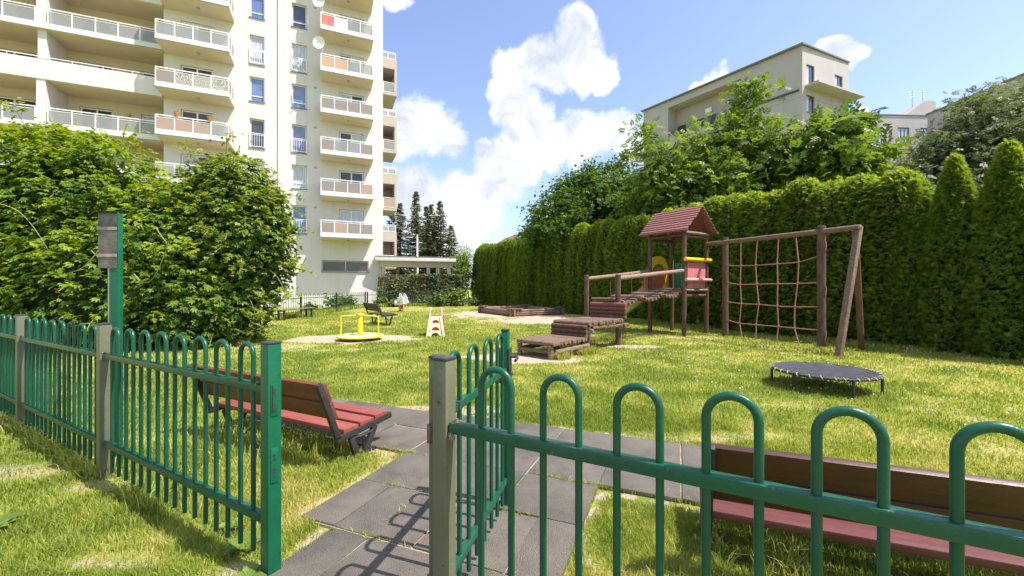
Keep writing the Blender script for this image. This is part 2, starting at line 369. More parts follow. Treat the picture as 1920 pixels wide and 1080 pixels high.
def worn(x, y):
    x = np.asarray(x, float); y = np.asarray(y, float); w = np.zeros_like(x)
    n = (fbm(x, y, 2.3) - .5) * .9
    for cx, cy, rx, ry, s in WORN:
        d = np.sqrt(((x-cx)/rx)**2 + ((y-cy)/ry)**2) + n
        w = np.maximum(w, s * np.clip((1.12 - d) / .45, 0, 1))
    pd = path_depth(x, y)
    w = np.maximum(w, np.clip(1 - (-pd + (fbm(x, y, 5)-.5)*.25) / .10, 0, 1) * (pd < 0))
    return w
def dryness(x, y):
    return np.clip(.40 + (fbm(x, y, .55) - .5) * 1.1 + (fbm(x, y, 3.2) - .5) * 1.4, 0, 1)

def ground():
    def axis(lo, hi, fine_lo, fine_hi, st, far):
        a = list(np.arange(fine_lo, fine_hi + 1e-6, st)); s = st; p = fine_hi
        while p < hi: s *= 1.25; p += s; a.append(min(p, hi))
        s = st; p = fine_lo
        while p > lo: s *= 1.25; p -= s; a.insert(0, max(p, lo))
        return np.array(a)
    xs = axis(-900, 900, -9, 9, .1, 0); ys = axis(-300, 1500, .4, 26, .1, 0)
    X, Y = np.meshgrid(xs, ys); nx = len(xs); ny = len(ys)
    V = np.stack([X.ravel(), Y.ravel(), np.zeros(X.size)], 1)
    i = np.arange(nx*ny).reshape(ny, nx)
    F = np.stack([i[:-1,:-1].ravel(), i[:-1,1:].ravel(), i[1:,1:].ravel(), i[1:,:-1].ravel()], 1)
    m, nt, b = new_mat('lawn_ground'); N = nt.nodes; L = nt.links
    me = np_mesh('ground', V, F, m)
    for nm, fn in (('worn', worn), ('dry', dryness)):
        a = me.attributes.new(nm, 'FLOAT', 'POINT'); a.data.foreach_set('value', fn(V[:,0], V[:,1]).astype(np.float32))
    tc = N.new('ShaderNodeTexCoord')
    def noise(s, d=8):
        n = N.new('ShaderNodeTexNoise'); n.inputs['Scale'].default_value = s; n.inputs['Detail'].default_value = d; n.inputs['Roughness'].default_value = .65
        L.new(tc.outputs['Object'], n.inputs['Vector']); return n.outputs['Fac']
    def ramp(src, st):
        c = N.new('ShaderNodeValToRGB'); e = c.color_ramp.elements
        e[0].position, e[0].color = st[0][0], st[0][1] + (1,); e[1].position, e[1].color = st[-1][0], st[-1][1] + (1,)
        for p, q in st[1:-1]: k = e.new(p); k.color = q + (1,)
        L.new(src, c.inputs[0]); return c.outputs[0]
    def mix(f, a, bb):
        n = N.new('ShaderNodeMix'); n.data_type = 'RGBA'; L.new(f, n.inputs['Factor']); L.new(a, n.inputs[6]); L.new(bb, n.inputs[7]); return n.outputs[2]
    def mth(op, a, c):
        n = N.new('ShaderNodeMath'); n.operation = op
        for k, v in enumerate((a, c)):
            if isinstance(v, (int, float)): n.inputs[k].default_value = v
            else: L.new(v, n.inputs[k])
        return n.outputs[0]
    aw = N.new('ShaderNodeAttribute'); aw.attribute_name = 'worn'
    ad = N.new('ShaderNodeAttribute'); ad.attribute_name = 'dry'
    g = mth('ADD', ad.outputs['Fac'], mth('MULTIPLY', mth('SUBTRACT', noise(28), .5), 1.3))
    grass = ramp(g, [(.05,(.165,.205,.034)),(.4,(.245,.270,.050)),(.75,(.370,.350,.105)),(1.0,(.440,.375,.170))])
    sand = ramp(noise(45), [(.3,(.300,.235,.165)),(.5,(.420,.345,.250)),(.75,(.520,.440,.330))])
    w = mth('ADD', aw.outputs['Fac'], mth('MULTIPLY', mth('SUBTRACT', noise(9), .5), 1.1))
    mr = N.new('ShaderNodeMapRange'); mr.interpolation_type = 'SMOOTHSTEP'; mr.inputs['From Min'].default_value = .42; mr.inputs['From Max'].default_value = .75
    L.new(w, mr.inputs['Value'])
    L.new(mix(mr.outputs[0], grass, sand), b.inputs['Base Color'])
    b.inputs['Roughness'].default_value = .95; b.inputs['Specular IOR Level'].default_value = .15
    bp = N.new('ShaderNodeBump'); bp.inputs['Strength'].default_value = .8; bp.inputs['Distance'].default_value = .04
    L.new(noise(40, 10), bp.inputs['Height']); L.new(bp.outputs[0], b.inputs['Normal'])
    o = bpy.data.objects.new('ground', me); link(o); tag(o, kind='structure')
ground()

# ------------------------------------------------------------------ tiled path
def make_path():
    root = bpy.data.objects.new('path', None); link(root); root['kind'] = 'structure'
    root.location = (J[0], J[1], 0); root.rotation_euler = (0, 0, -TA)
    g = .009
    me = MB().box(-TS/2+g/2, TS/2-g/2, -TS/2+g/2, TS/2-g/2, -.02, .026).mesh('tile', M['rubber'], bevel=.006)
    half = MB().box(-TS/4+g/2, TS/4-g/2, -TS/2+g/2, TS/2-g/2, -.02, .026).mesh('tile', M['rubber'], bevel=.006)
    def tile(t, a, m=me):
        o = bpy.data.objects.new('tile', m); link(o, root)
        o.location = (t + rng.normal(0, .003), a + rng.normal(0, .003), rng.normal(0, .0025))
        o.rotation_euler = (rng.normal(0, .006), rng.normal(0, .006), rng.normal(0, .007))
    MB().box(-7*TS, 7*TS, -.9*TS+.02, 1.1*TS-.02, -.03, .016).box(-3*TS+.02, -.02, -2.9*TS, -.9*TS+.019, -.03, .015).box(-2.5*TS+.02, -.02, -10.8*TS, -2.901*TS, -.03, .015).build('joint_sand', pm('joint_sand', (.20,.155,.105), (.38,.31,.22), 30, .95, .4), root)
    for r in range(2):
        a = -.9*TS + TS*(r + .5)
        for k in range(-7, 7):
            tile((k + (.5 if r == 0 else 0)) * TS + (TS/2 if r == 1 else 0) , a)
    for r in range(10):
        a = -.9*TS - TS*(r + .5)
        if r >= 2:
            tile(-2.25*TS, a, half) if r % 2 == 0 else tile(-.25*TS, a, half)
            for k in range(2): tile(-2*TS + TS*(k + .5) - (0 if r % 2 == 0 else TS*.5), a)
        elif r % 2 == 0:
            for k in range(3): tile(-3*TS + TS*(k + .5), a)
        else:
            tile(-3*TS + TS*.25, a, half); tile(-TS*.25, a, half)
            for k in range(2): tile(-3*TS + TS*(k + 1.0), a)
make_path()

# ------------------------------------------------------------------ grass
def tri_blades(x, y, h, w, tint, bend, name):
    n = len(x); a = rng.uniform(0, 2*np.pi, n); la = rng.uniform(0, 2*np.pi, n)
    dx, dy = np.cos(a), np.sin(a); b = bend * h
    V = np.zeros((n, 5, 3)); 
    mx = x + np.cos(la)*b*.35; my = y + np.sin(la)*b*.35
    V[:,0] = np.stack([x - dx*w, y - dy*w, np.full(n, -.005)], 1); V[:,1] = np.stack([x + dx*w, y + dy*w, np.full(n, -.005)], 1)
    V[:,2] = np.stack([mx - dx*w*.75, my - dy*w*.75, h*.6], 1); V[:,3] = np.stack([mx + dx*w*.75, my + dy*w*.75, h*.6], 1)
    V[:,4] = np.stack([x + np.cos(la)*b, y + np.sin(la)*b, h*(1 - .25*bend)], 1)
    base = (np.arange(n)*5)[:,None]
    F = np.concatenate([base + np.array([[0,1,3]]), base + np.array([[0,3,2]]), base + np.array([[2,3,4]])], 1).reshape(-1, 3)
    return V.reshape(-1,3), F, np.repeat(tint, 3)
def grass():
    def sample(n, lo, hi):
        # distance falls off like the view thins out, spread over a wide wedge
        d = lo * (hi/lo) ** rng.random(n); ang = rng.uniform(R(-58), R(58), n)
        return d*np.sin(ang), d*np.cos(ang), d
    xs, ys, ds = sample(460000, 1.25, 26)
    xo, yo, do = sample(110000, 1.25, 5)
    xs = np.concatenate([xs, xo]); ys = np.concatenate([ys, yo]); ds = np.concatenate([ds, do])
    w = worn(xs, ys); pd = path_depth(xs, ys)
    keep = (rng.random(len(xs)) > w*1.15 - .08) & ((pd < .012) | ((pd < .03) & (rng.random(len(xs)) < .25)))
    keep &= (xs < 12.6 - .456*ys + .9) | (ys < 4)
    keep &= ~((np.abs(xs) > 10.5) & (ys > 27))
    xs, ys, ds, w = xs[keep], ys[keep], ds[keep], w[keep]
    clump = fbm(xs, ys, 3.5); dr = dryness(xs, ys)
    h = (.022 + .032*clump + .012*rng.random(len(xs))) * (1 - .5*w) * rng.uniform(.6, 1.25, len(xs))
    h *= np.where(rng.random(len(xs)) < .03, 1.6, 1.0)
    wd = .0021 * np.maximum(1, ds/2.4) ** .92 * rng.uniform(.7, 1.3, len(xs))
    h = h * np.clip(1 + (ds-6)*.01, 1, 1.3)
    t = np.clip(dr*.75 + .32*(rng.random(len(xs)) - .35) + .25*w, 0, 1)
    V, F, T = tri_blades(xs, ys, h, wd, t, rng.uniform(.1, .9, len(xs)), 'g')
    # longer uncut tufts along posts, fences and under the benches
    px, py, ph = [], [], []
    def line(p, q, n, spread, h0, h1):
        s = rng.random(n); off = rng.normal(0, spread, n); p = np.array(p); q = np.array(q); e = q - p; nn = np.array([-e[1], e[0]]) / np.linalg.norm(e)
        k = (fbm(s*7, s*0+p[0], 1.3) > .42)
        px.append((p[0] + e[0]*s + nn[0]*off)[k]); py.append((p[1] + e[1]*s + nn[1]*off)[k]); ph.append(rng.uniform(h0, h1, n)[k])
    line((-1.3,2.1), (-7,5.35), 3800, .045, .05, .16)
    line((-1.25,3.35), (-2.9,4.15), 3600, .16, .05, .17)
    line((1.0,2.15), (2.7,1.5), 4200, .16, .05, .15)
    line((.85,8.1), (1.75,9.0), 1500, .08, .08, .22)
    line((2.6,10.2), (2.6,10.3), 200, .12, .06, .2)
    line((6.5,8.6), (7.1,9.4), 700, .12, .06, .16)
    line((10.0,7.5), (4.5,19.5), 9000, .25, .05, .15)
    line((-10.3,19), (-10.7,30), 5000, .15, .10, .35)
    line((-10.6,30.2), (-2,34.5), 5000, .2, .10, .35)
    line((-6.6,10.6), (-11,9.4), 5000, .3, .08, .22)
    X = np.concatenate(px); Y = np.concatenate(py); H = np.concatenate(ph)
    k = path_depth(X, Y) < 0; X, Y, H = X[k], Y[k], H[k]
    jx, jy = [], []                                    # sprouts in the joints of the tiles
    for t_, a_, n_, along in ((-1.5*TS,-.9*TS,90,0),(-.55*TS,-.9*TS,160,0),(-.1*TS,-.9*TS,120,0),(-2.4*TS,-1.9*TS,60,0),(-.9*TS,-1.9*TS,120,0),(-2.0*TS,-2.9*TS,80,0),(-.3*TS,-2.9*TS,60,0),(-2.9*TS,-.9*TS,90,0),(1.2*TS,.1*TS,60,0),(-1.0*TS,-1.4*TS,50,1),(-2*TS,-2.4*TS,60,1)):
        u = rng.normal(0, .10, n_); v = rng.normal(0, .006, n_); px_, py_ = from_path(t_ + (v if along else u), a_ + (u if along else v)); jx.append(px_); jy.append(py_)
    jx = np.concatenate(jx); X = np.concatenate([X, jx]); Y = np.concatenate([Y, np.concatenate(jy)]); H = np.concatenate([H, rng.uniform(.03,.055,len(jx))]); D = np.hypot(X, Y)
    V2, F2, T2 = tri_blades(X, Y, H, .0026*np.maximum(1, D/2.4)**.9, np.clip(rng.normal(.42, .25, len(X)), 0, 1), rng.uniform(.2, 1.1, len(X)), 't')
    me = np_mesh('grass', np.concatenate([V, V2]), np.concatenate([F, F2 + len(V)]), M['grass'], np.concatenate([T, T2]))
    o = bpy.data.objects.new('grass', me); link(o); tag(o, 'short sunlit lawn grass with dry straw-coloured patches', 'grass', kind='stuff')
    # clover and daisy heads
    n = 420; x = rng.uniform(2, 9, n); y = rng.uniform(3.5, 10.5, n); k = (x < 12.3 - .456*y) & (fbm(x, y, .8) > .5) & (path_depth(x, y) < -.1) & (worn(x, y) < .3)
    x, y = x[k], y[k]; mb = MB()
    for a, b in zip(x, y):
        r = rng.uniform(.007, .012); z = rng.uniform(.055, .085)
        mb.add([(a+r,b,z),(a,b+r,z),(a-r,b,z),(a,b-r,z),(a,b,z+r*.8),(a,b,z-r*.6)], [(0,1,4),(1,2,4),(2,3,4),(3,0,4),(1,0,5),(2,1,5),(3,2,5),(0,3,5)])
    o = mb.build('clover_flowers', M['daisy']); tag(o, 'tiny white clover heads dotted through the lawn', 'flowers', kind='stuff')
grass()

# ------------------------------------------------------------------ leaf scattering
def tmpl(kind):
    v, f = [], []
    def leaflet(o, ang, ln, w, droop=.12, fold=.12):
        c, s = math.cos(ang), math.sin(ang); b = len(v)
        def P(x, y, z): return (o[0] + x*c - y*s, o[1] + x*s + y*c, z)
        v.extend([P(0,0,0), P(ln*.45, w*ln, fold*ln*.5), P(ln, 0, -droop*ln), P(ln*.45, -w*ln, fold*ln*.5)])
        f.extend([(b, b+2, b+1), (b, b+3, b+2)])
    if kind == 'simple': leaflet((0,0), 0, 1, .3)
    elif kind == 'palmate':
        for a, l in ((-75,.62),(-36,.9),(0,1),(36,.9),(75,.62)): leaflet((0,0), R(a), l, .23)
    elif kind == 'pinnate':
        for x in (.25,.5,.75):
            leaflet((x,0), R(58), .50, .27); leaflet((x,0), R(-58), .50, .27)
        leaflet((.85,0), 0, .50, .27)
    elif kind == 'tuft':
        for a, l in ((-50,.8),(-10,1),(30,.9),(70,.7)): leaflet((0,0), R(a), l, .28)
    elif kind == 'spray':
        for x, a, l, w in ((0,0,1,.10),(.18,38,.6,.13),(.18,-38,.6,.13),(.45,32,.5,.13),(.45,-32,.5,.13)):
            c, s = math.cos(R(a)), math.sin(R(a)); b = len(v)
            for px, py, pz in ((0,-w*l,0),(0,w*l,0),(l*.7,w*l*.7,.03),(l,0,-.02)):
                v.append((x + px*c - py*s, px*s + py*c, pz))
            f.extend([(b, b+3, b+2), (b, b+2, b+1)])
    return np.array(v), np.array(f)
TM = {k: tmpl(k) for k in ('simple','palmate','pinnate','tuft','spray')}
def unit(a): return a / np.maximum(np.linalg.norm(a, axis=-1, keepdims=True), 1e-9)
def scatter(kind, P, Nrm, Tip, S, tint):
    tv, tf = TM[kind]; n = len(P); k = len(tv)
    z = unit(Nrm); x = unit(Tip - z * np.sum(Tip*z, 1, keepdims=True)); y = np.cross(z, x)
    V = P[:,None,:] + (x[:,None,:]*tv[None,:,0:1] + y[:,None,:]*tv[None,:,1:2] + z[:,None,:]*tv[None,:,2:3]) * S[:,None,None]
    F = (np.arange(n)*k)[:,None,None] + tf[None]
    return V.reshape(-1,3), F.reshape(-1,3), np.repeat(tint, len(tf))
def rsph(n): return unit(rng.normal(size=(n,3)))
def ico_core(name, lobes, mat, parent, shrink=.72, jit=.18, sub=3):
    mb = MB()
    for (c, r) in lobes:
        bm = bmesh.new(); bmesh.ops.create_icosphere(bm, subdivisions=sub, radius=1)
        bm.verts.ensure_lookup_table()
        q = np.array([v.co for v in bm.verts]); sc = 1 + jit*(fbm(q[:,0]*2+c[0], q[:,1]*2+q[:,2]*3+c[1], 1.4)*2-1) + rng.normal(0, .03, len(q))
        vs = [tuple(np.array(c) + q[i]*np.array(r)*shrink*sc[i]) for i in range(len(q))]
        vs = [(a, b, max(d, .02)) for a, b, d in vs]
        mb.add(vs, [tuple(v.index for v in f.verts) for f in bm.faces]); bm.free()
    return mb.build(name, mat, parent)
def limb(mb, p, q, r0, r1, sag=.15, n=5, seg=6):
    p = np.array(p, float); q = np.array(q, float); L = np.linalg.norm(q-p); side = rng.normal(size=3)*L*.06; pts = []
    for i in range(n+1):
        t = i/n; pts.append(p + (q-p)*t + np.array([0,0,1])*L*sag*math.sin(math.pi*t) + side*math.sin(math.pi*t))
    mb.tube(pts, [r0 + (r1-r0)*i/n for i in range(n+1)], seg)
def crown_tree(name, label, base, lobes, mat, kind, nclump, per, leaf, spread, trunk_r, trunk_top, group=None, cat='tree', shell=.55, up=.6, tintmu=.45, sprigs=(), core=None, flat=.55):
    """base: world xyz, lobes: [(centre offset, radii)] clumps of leaves fill the lobes; limbs reach the clumps"""
    t = thing(name, label, cat, base, 0, group)
    vol = np.array([r[0]*r[1]*r[2] for c, r in lobes])**.75; vol = vol/vol.sum()
    which = rng.choice(len(lobes), nclump, p=vol); C = np.array([l[0] for l in lobes], float)[which]; Rr = np.array([l[1] for l in lobes], float)[which]
    d = rsph(nclump); rad = shell + (1-shell)*rng.random(nclump)**.6; rad = np.where(rng.random(nclump) < .25, rng.random(nclump)**.4*.8, rad)
    ctr = C + d*Rr*rad[:,None]
    ctr = ctr[ctr[:,2] > .4]
    out = unit(ctr - C[:len(ctr)] + 1e-6)
    for (s0, s1, m) in sprigs:
        for i in range(m):
            f = i/max(1, m-1); p = np.array(s0)*(1-f) + np.array(s1)*f + rng.normal(0, .12, 3)
            ctr = np.vstack([ctr, p]); out = np.vstack([out, unit(np.array([rng.normal(), rng.normal(), .6]))[None]])
    m = len(ctr); n = m*per
    idx = np.repeat(np.arange(m), per); off = rng.normal(size=(n,3))*spread*np.array([1,1,flat])*rng.uniform(.7,1.3,(m,1))[idx]
    P = ctr[idx] + off
    Nn = unit(np.array([0,0,1.0])*up + out[idx]*.5 + rng.normal(size=(n,3))*.55)
    Tp = unit(out[idx]*.6 + off/spread*.5 + np.array([0,0,-.35]) + rng.normal(size=(n,3))*.5)
    ct = rng.normal(0, .13, m)
    tint = np.clip(tintmu + ct[idx] + rng.normal(0, .16, n), 0, 1)
    V, F, T = scatter(kind, P, Nn, Tp, leaf*rng.uniform(.65, 1.25, n), tint)
    o = bpy.data.objects.new('crown', np_mesh('crown', V, F, mat, T)); link(o, t)
    mb = MB(); top = np.array(trunk_top, float)
    nseg = 7; pts = [top*(i/nseg) + np.array([math.sin(i*1.3)*.04, math.cos(i*1.7)*.04, 0])*top[2]*.25*(i > 0) for i in range(nseg+1)]
    mb.tube(pts, [trunk_r*(1.25 if i == 0 else 1)*(1-.72*i/nseg) for i in range(nseg+1)], 9)
    mb.build('trunk', M['bark'], t, smooth=True)
    lb = MB(); pick = rng.choice(m, min(m, max(18, m//4)), replace=False)
    for i in pick:
        h = np.clip(ctr[i][2]*rng.uniform(.35,.75), top[2]*.2, top[2]); k = h/top[2]*nseg; j = int(min(nseg-1, k)); s = pts[j] + (pts[j+1]-pts[j])*(k-j)
        limb(lb, s, ctr[i], trunk_r*.32*(1-.6*h/top[2]) + .012, .008, .06, 5, 5)
    lb.build('limbs', M['bark'], t, smooth=True)
    if core: ico_core('dark_crown_core', core, M['core'], t, .62)
    return t

# ------------------------------------------------------------------ apartment tower on the left
BA = math.atan2(.3995, .9167); P0 = (-10.24, 33.0, 0.0); FP = 2.98; Z0 = 5.0
def wall_cells(mb, x0, x1, z0, z1, y, holes, depth, flip=1):
    xs = sorted({x0, x1} | {h[0] for h in holes} | {h[1] for h in holes}); zs = sorted({z0, z1} | {h[2] for h in holes} | {h[3] for h in holes})
    xs = [x for x in xs if x0 <= x <= x1]; zs = [z for z in zs if z0 <= z <= z1]
    for i in range(len(xs)-1):
        for j in range(len(zs)-1):
            cx = (xs[i]+xs[i+1])/2; cz = (zs[j]+zs[j+1])/2
            if any(h[0] < cx < h[1] and h[2] < cz < h[3] for h in holes): continue
            mb.add([(xs[i],y,zs[j]),(xs[i+1],y,zs[j]),(xs[i+1],y,zs[j+1]),(xs[i],y,zs[j+1])], [(0,1,2,3)])
    for a, b, c, d in holes:
        mb.add([(a,y,c),(b,y,c),(b,y+depth,c),(a,y+depth,c)], [(0,1,2,3)]); mb.add([(a,y,d),(b,y,d),(b,y+depth,d),(a,y+depth,d)], [(3,2,1,0)])
        mb.add([(a,y,c),(a,y,d),(a,y+depth,d),(a,y+depth,c)], [(3,2,1,0)]); mb.add([(b,y,c),(b,y,d),(b,y+depth,d),(b,y+depth,c)], [(0,1,2,3)])
def window(parent, x0, x1, z0, z1, y, n=1, fm='frame_white', gm='glass', bar=.07, sill=True, trans=None, name='window', xf=None):
    mb = MB()
    mb.box(x0, x0+bar, y, y+.06, z0, z1); mb.box(x1-bar, x1, y, y+.06, z0, z1)
    mb.box(x0+bar, x1-bar, y, y+.06, z0, z0+bar); mb.box(x0+bar, x1-bar, y, y+.06, z1-bar, z1)
    w = (x1-x0-2*bar)
    for k in range(1, n):
        c = x0+bar+w*k/n; mb.box(c-bar*.6, c+bar*.6, y+.001, y+.061, z0+bar, z1-bar)
    if trans: mb.box(x0+bar, x1-bar, y+.002, y+.062, z0+trans-.03, z0+trans+.03)
    if xf: mb.v = [xf(p) for p in mb.v]
    f = mb.build(name, M[fm], parent)
    gms = gm if isinstance(gm, (list, tuple)) else [gm]*n
    for k in range(n):
        a = x0+bar+w*k/n; b = x0+bar+w*(k+1)/n; q = MB().box(a, b, y+.03, y+.045, z0+bar, z1-bar)
        if xf: q.v = [xf(p) for p in q.v]
        q.build('pane', M[gms[k]], f)
    if sill:
        q = MB().box(x0-.06, x1+.06, y-.20, y-.001, z0-.05, z0+.004)
        if xf: q.v = [xf(p) for p in q.v]
        q.build('sill', M['flash'], f)
    return f
def railing(par, pts, z, h, infill, npan, posts_at_end=True):
    """white railing with panels along local polyline pts (2d); children of par"""
    fr = MB(); 
    for si in range(len(pts)-1):
        p, q = Vector(pts[si] + (0,)), Vector(pts[si+1] + (0,)); n = npan[si]
        up = Vector((0,0,1)); d = (q-p).normalized()
        fr.obox(p+up*(z+h), q+up*(z+h), .07, .055); fr.obox(p+up*(z+h-.14), q+up*(z+h-.14), .03, .03); fr.obox(p+up*(z+.07), q+up*(z+.07), .045, .045)
        for k in range(n+1):
            if si > 0 and k == 0: continue
            c = p + (q-p)*(k/n); fr.obox(c+up*(z-.02), c+up*(z+h-.03), .055, .055, (d.x, d.y, 0))
    fr.build('railing', M['rail_white'], par)
    for si in range(len(pts)-1):
        p, q = Vector(pts[si] + (0,)), Vector(pts[si+1] + (0,)); n = npan[si]; up = Vector((0,0,1)); d = (q-p).normalized()
        for k in range(n):
            a = p + (q-p)*(k/n) + d*.04; b = p + (q-p)*((k+1)/n) - d*.04; mm = infill[k % len(infill)] if isinstance(infill, (list, tuple)) else infill
            MB().obox(a+up*(z+.09+(h-.26)/2), b+up*(z+.09+(h-.26)/2), .012, h-.26).build('panel', M[mm], par)

def tower():
    t = thing('apartment_tower', 'tall cream apartment block with white balconies and loggias at left', 'building', P0, BA)
    TOP = 31.5
    holes = []; wins = []
    for c0, c1 in ((-6.41,-5.43), (-9.05,-8.13)):
        for k in range(0, 8):
            zh = 7.49 + 2.965*k; french = k % 2 == 0
            zl = zh - (2.10 if french else 1.76)
            if c0 < -7 and k == 0: zl = zh - 2.1
            holes.append((c0, c1, zl, zh)); wins.append((c0, c1, zl, zh, french, k))
    base_win = (-4.42, -1.08, 2.62, 3.50)
    holes.append(base_win)
    doors = []
    for k in range(0, 9):
        doors.append((-3.20, -1.45, Z0+.26+FP*k, Z0+.26+FP*k+2.15)); doors.append((-13.0, -11.2, Z0+.26+FP*k, Z0+.26+FP*k+2.15))
    holes += doors
    w = MB(); wall_cells(w, -13.9, 0, 0, TOP, 0, holes, .22)
    w.add([(0,0,0),(0,14,0),(0,14,TOP),(0,0,TOP)], [(0,1,2,3)]); w.add([(-13.9,0,TOP),(0,0,TOP),(0,14,TOP),(-13.9,14,TOP)], [(0,1,2,3)])
    w.add([(0,14,0),(-26,14,0),(-26,14,TOP),(0,14,TOP)], [(0,1,2,3)])
    w.build('wall', M['wall'], t)
    MB().box(-13.7, -.2, .4, 13.8, 0.2, TOP-.3).build('light_block_box', M['flash'], t)  # solid unseen box added behind the facade to block light
    gl = ['glass_blue','curtain','glass_blue','glass_blue','curtain','glass','glass_blue','curtain']
    for (a, b, c, d, fr, k) in wins:
        f = window(t, a+.02, b-.02, c+.02, d-.02, .14, 1, gm=gl[(k + (3 if a < -7 else 0)) % 8], bar=.06, trans=None if fr else .42)
        if fr:
            r = MB()
            for z in (c+.12, c+.95, c+1.05): r.box(a-.02, b+.02, -.07, -.04, z-.02, z+.02)
            for i in range(7): x = a+.03+(b-a-.06)*i/6; r.box(x-.011, x+.011, -.066, -.044, c+.12, c+.95)
            for x in (a, b): r.box(x-.02, x+.02, -.069, -.001, c+.05, c+1.08)
            r.build('guard_rail', M['rail_white'], f)
    window(t, base_win[0]+.02, base_win[1]-.02, base_win[2]+.02, base_win[3]-.02, .12, 2, fm='steel', gm=['glass_dark','glass_dark'], bar=.07)
    for i, (a, b, c, d) in enumerate(doors):
        g = 'glass_dark' if i % 3 else 'curtain'
        window(t, a+.02, b-.02, c+.02, d-.02, .12, 2, gm=[g, 'glass_dark' if i % 4 else 'curtain'], bar=.08, sill=False, name='balcony_door')
    fills_r = [['panel_brown','panel_tan','panel_brown','panel_brown'], ['panel_brown','panel_brown','panel_brown','panel_tan'], ['panel_brown','panel','panel','panel_brown'],
               ['panel_brown']*4, ['brick','brick','panel','panel'], ['cloth_red','cloth_white','panel','panel'], ['panel']*4, ['panel']*4, ['panel']*4]
    fills_l = [['panel']*4, ['panel']*4, ['panel_tan','panel_tan','panel_tan','panel'], ['panel_brown','panel_speckle','panel_speckle','panel_speckle'], ['panel']*4, ['panel']*4, ['panel']*4, ['panel']*4, ['panel']*4]
    for side in (0, 1):
        x0, x1, e = ((-4.46, -.87, 1.6), (-13.84, -9.95, 1.7))[side]
        for k in range(0, 9):
            z = Z0 + FP*k
            s = MB().box(x0, x1, -e, -.003, z, z+.16).build('balcony', M['wall_tan'], t)
            MB().box(x0-.01, x1+.01, -e-.012, -e+.10, z+.05, z+.36).box(x0-.012, x0+.1, -e+.101, -.004, z+.05, z+.36).box(x1-.1, x1+.012, -e+.101, -.004, z+.05, z+.36).build('fascia', M['fascia'], s)
            MB().box(x0-.03, x1+.03, -e-.03, -e-.013, z+.035, z+.075).build('drip_edge', M['flash'], s)
            railing(s, [(x0+.03, -.02), (x0+.03, -e+.02), (x1-.03, -e+.02), (x1-.03, -.02)], z+.30, .98, (fills_r, fills_l)[side][k], [2, 4, 2])
            MB().tube([(x0*.48+x1*.52, -.9, z-.001), (x0*.48+x1*.52, -.9, z-.09)], [.11, .08], 12).build('ceiling_lamp', M['taupe'], s)
    MB().tube([(-7.25,-.06,.1),(-7.25,-.06,TOP)], .045, 8).build('downpipe', M['fascia'], t, smooth=True)
    for k in range(8): MB().box(-4.95, -4.75, -.012, .01, Z0+2.35+FP*k, Z0+2.5+FP*k).build('vent_grille', M['steel'], t)
    # the loggia wing further left
    lw = MB()
    XL, XR, D = -27.0, -13.9, 2.1
    wh = []
    for k in range(0, 9):
        z = Z0 + FP*k + .26
        wh += [(-18.95,-17.25,z,z+2.15), (-15.75,-14.95,z,z+2.15), (-23.1,-21.0,z,z+2.15), (-26.2,-24.6,z,z+2.15)]
    wall_cells(lw, XL, XR, 0, TOP, D, wh, .2)
    lw.build('loggia_back_wall', M['wall_tan'], t)
    sw = MB(); sw.add([(XR,0.0,0),(XR,D,0),(XR,D,TOP),(XR,0.0,TOP)], [(3,2,1,0)]); sw.add([(XL,-.3,0),(XL,14,0),(XL,14,TOP),(XL,-.3,TOP)], [(3,2,1,0)])
    sw.add([(XL,-.3,TOP),(XR,-.3,TOP),(XR,14,TOP),(XL,14,TOP)], [(0,1,2,3)]); sw.build('loggia_side_wall', M['wall'], t)
    for i, (a, b, c, d) in enumerate(wh):
        window(t, a+.02, b-.02, c+.02, d-.02, D+.1, 2 if b-a > 1.2 else 1, gm='glass_dark' if i % 3 else ['curtain','glass_dark'], bar=.08, sill=False, name='loggia_window')
    for k in range(0, 9):
        z = Z0 + FP*k; odd = k % 2 == 1
        s = MB().box(XL, XR-.004, -.28, D-.003, z, z+.2).build('loggia_slab', M['wall_tan'], t)
        if odd:
            MB().box(XL, XR-.01, -.31, -.14, z-.02, z+1.15).build('parapet', M['wall'], s)
            MB().box(XL, XR-.02, -.30, -.15, z+1.151, z+1.18).build('drip_edge', M['flash'], s)
            fr = MB(); fr.box(XL, XR-.03, -.25, -.20, z+1.30, z+1.34)
            for i in range(10): x = XL+.1+(XR-XL-.2)*i/9; fr.box(x-.02, x+.02, -.24, -.21, z+1.18, z+1.30)
            fr.build('railing', M['rail_white'], s)
        else:
            MB().box(XL, XR-.01, -.31, -.285, z-.01, z+.36).build('fascia', M['fascia'], s)
            MB().box(XL, XR-.012, -.33, -.312, z+.0, z+.04).build('drip_edge', M['flash'], s)
            railing(s, [(XL+.1, -.24), (-19.95, -.24)], z+.30, .98, 'panel', [5]); railing(s, [(-19.40, -.24), (XR-.05, -.24)], z+.30, .98, 'panel', [5])
        if not odd or True:
            MB().box(-19.9, -19.5, -.26 if not odd else -.12, D-.004, z+.201, z+FP-.001).build('partition', M['wall'], s)
        MB().tube([(-16.4, D-.01, z+2.2), (-16.4, D-.12, z+2.2)], [.13, .1], 12).build('wall_lamp', M['taupe'], s)
    # bays standing out on the far side
    for k in range(4):
        zb = 3.45 + 5.96*k
        q = MB().box(.003, 2.5, 10.1, 10.28, zb+2.75, zb+3.75).box(2.28, 2.5, 10.1, 10.28, zb+.25, zb+2.749).box(.003, 2.5, 10.09, 13.6, zb, zb+.249).box(2.3, 2.5, 10.281, 13.6, zb+.25, zb+3.75).box(.003, 2.299, 10.281, 13.6, zb+2.8, zb+3.0)
        b = q.build('side_bay', M['taupe'], t)
        MB().box(.003, 2.29, 13.4, 13.59, zb+.25, zb+2.79).build('bay_wall', M['wall_tan'], b)
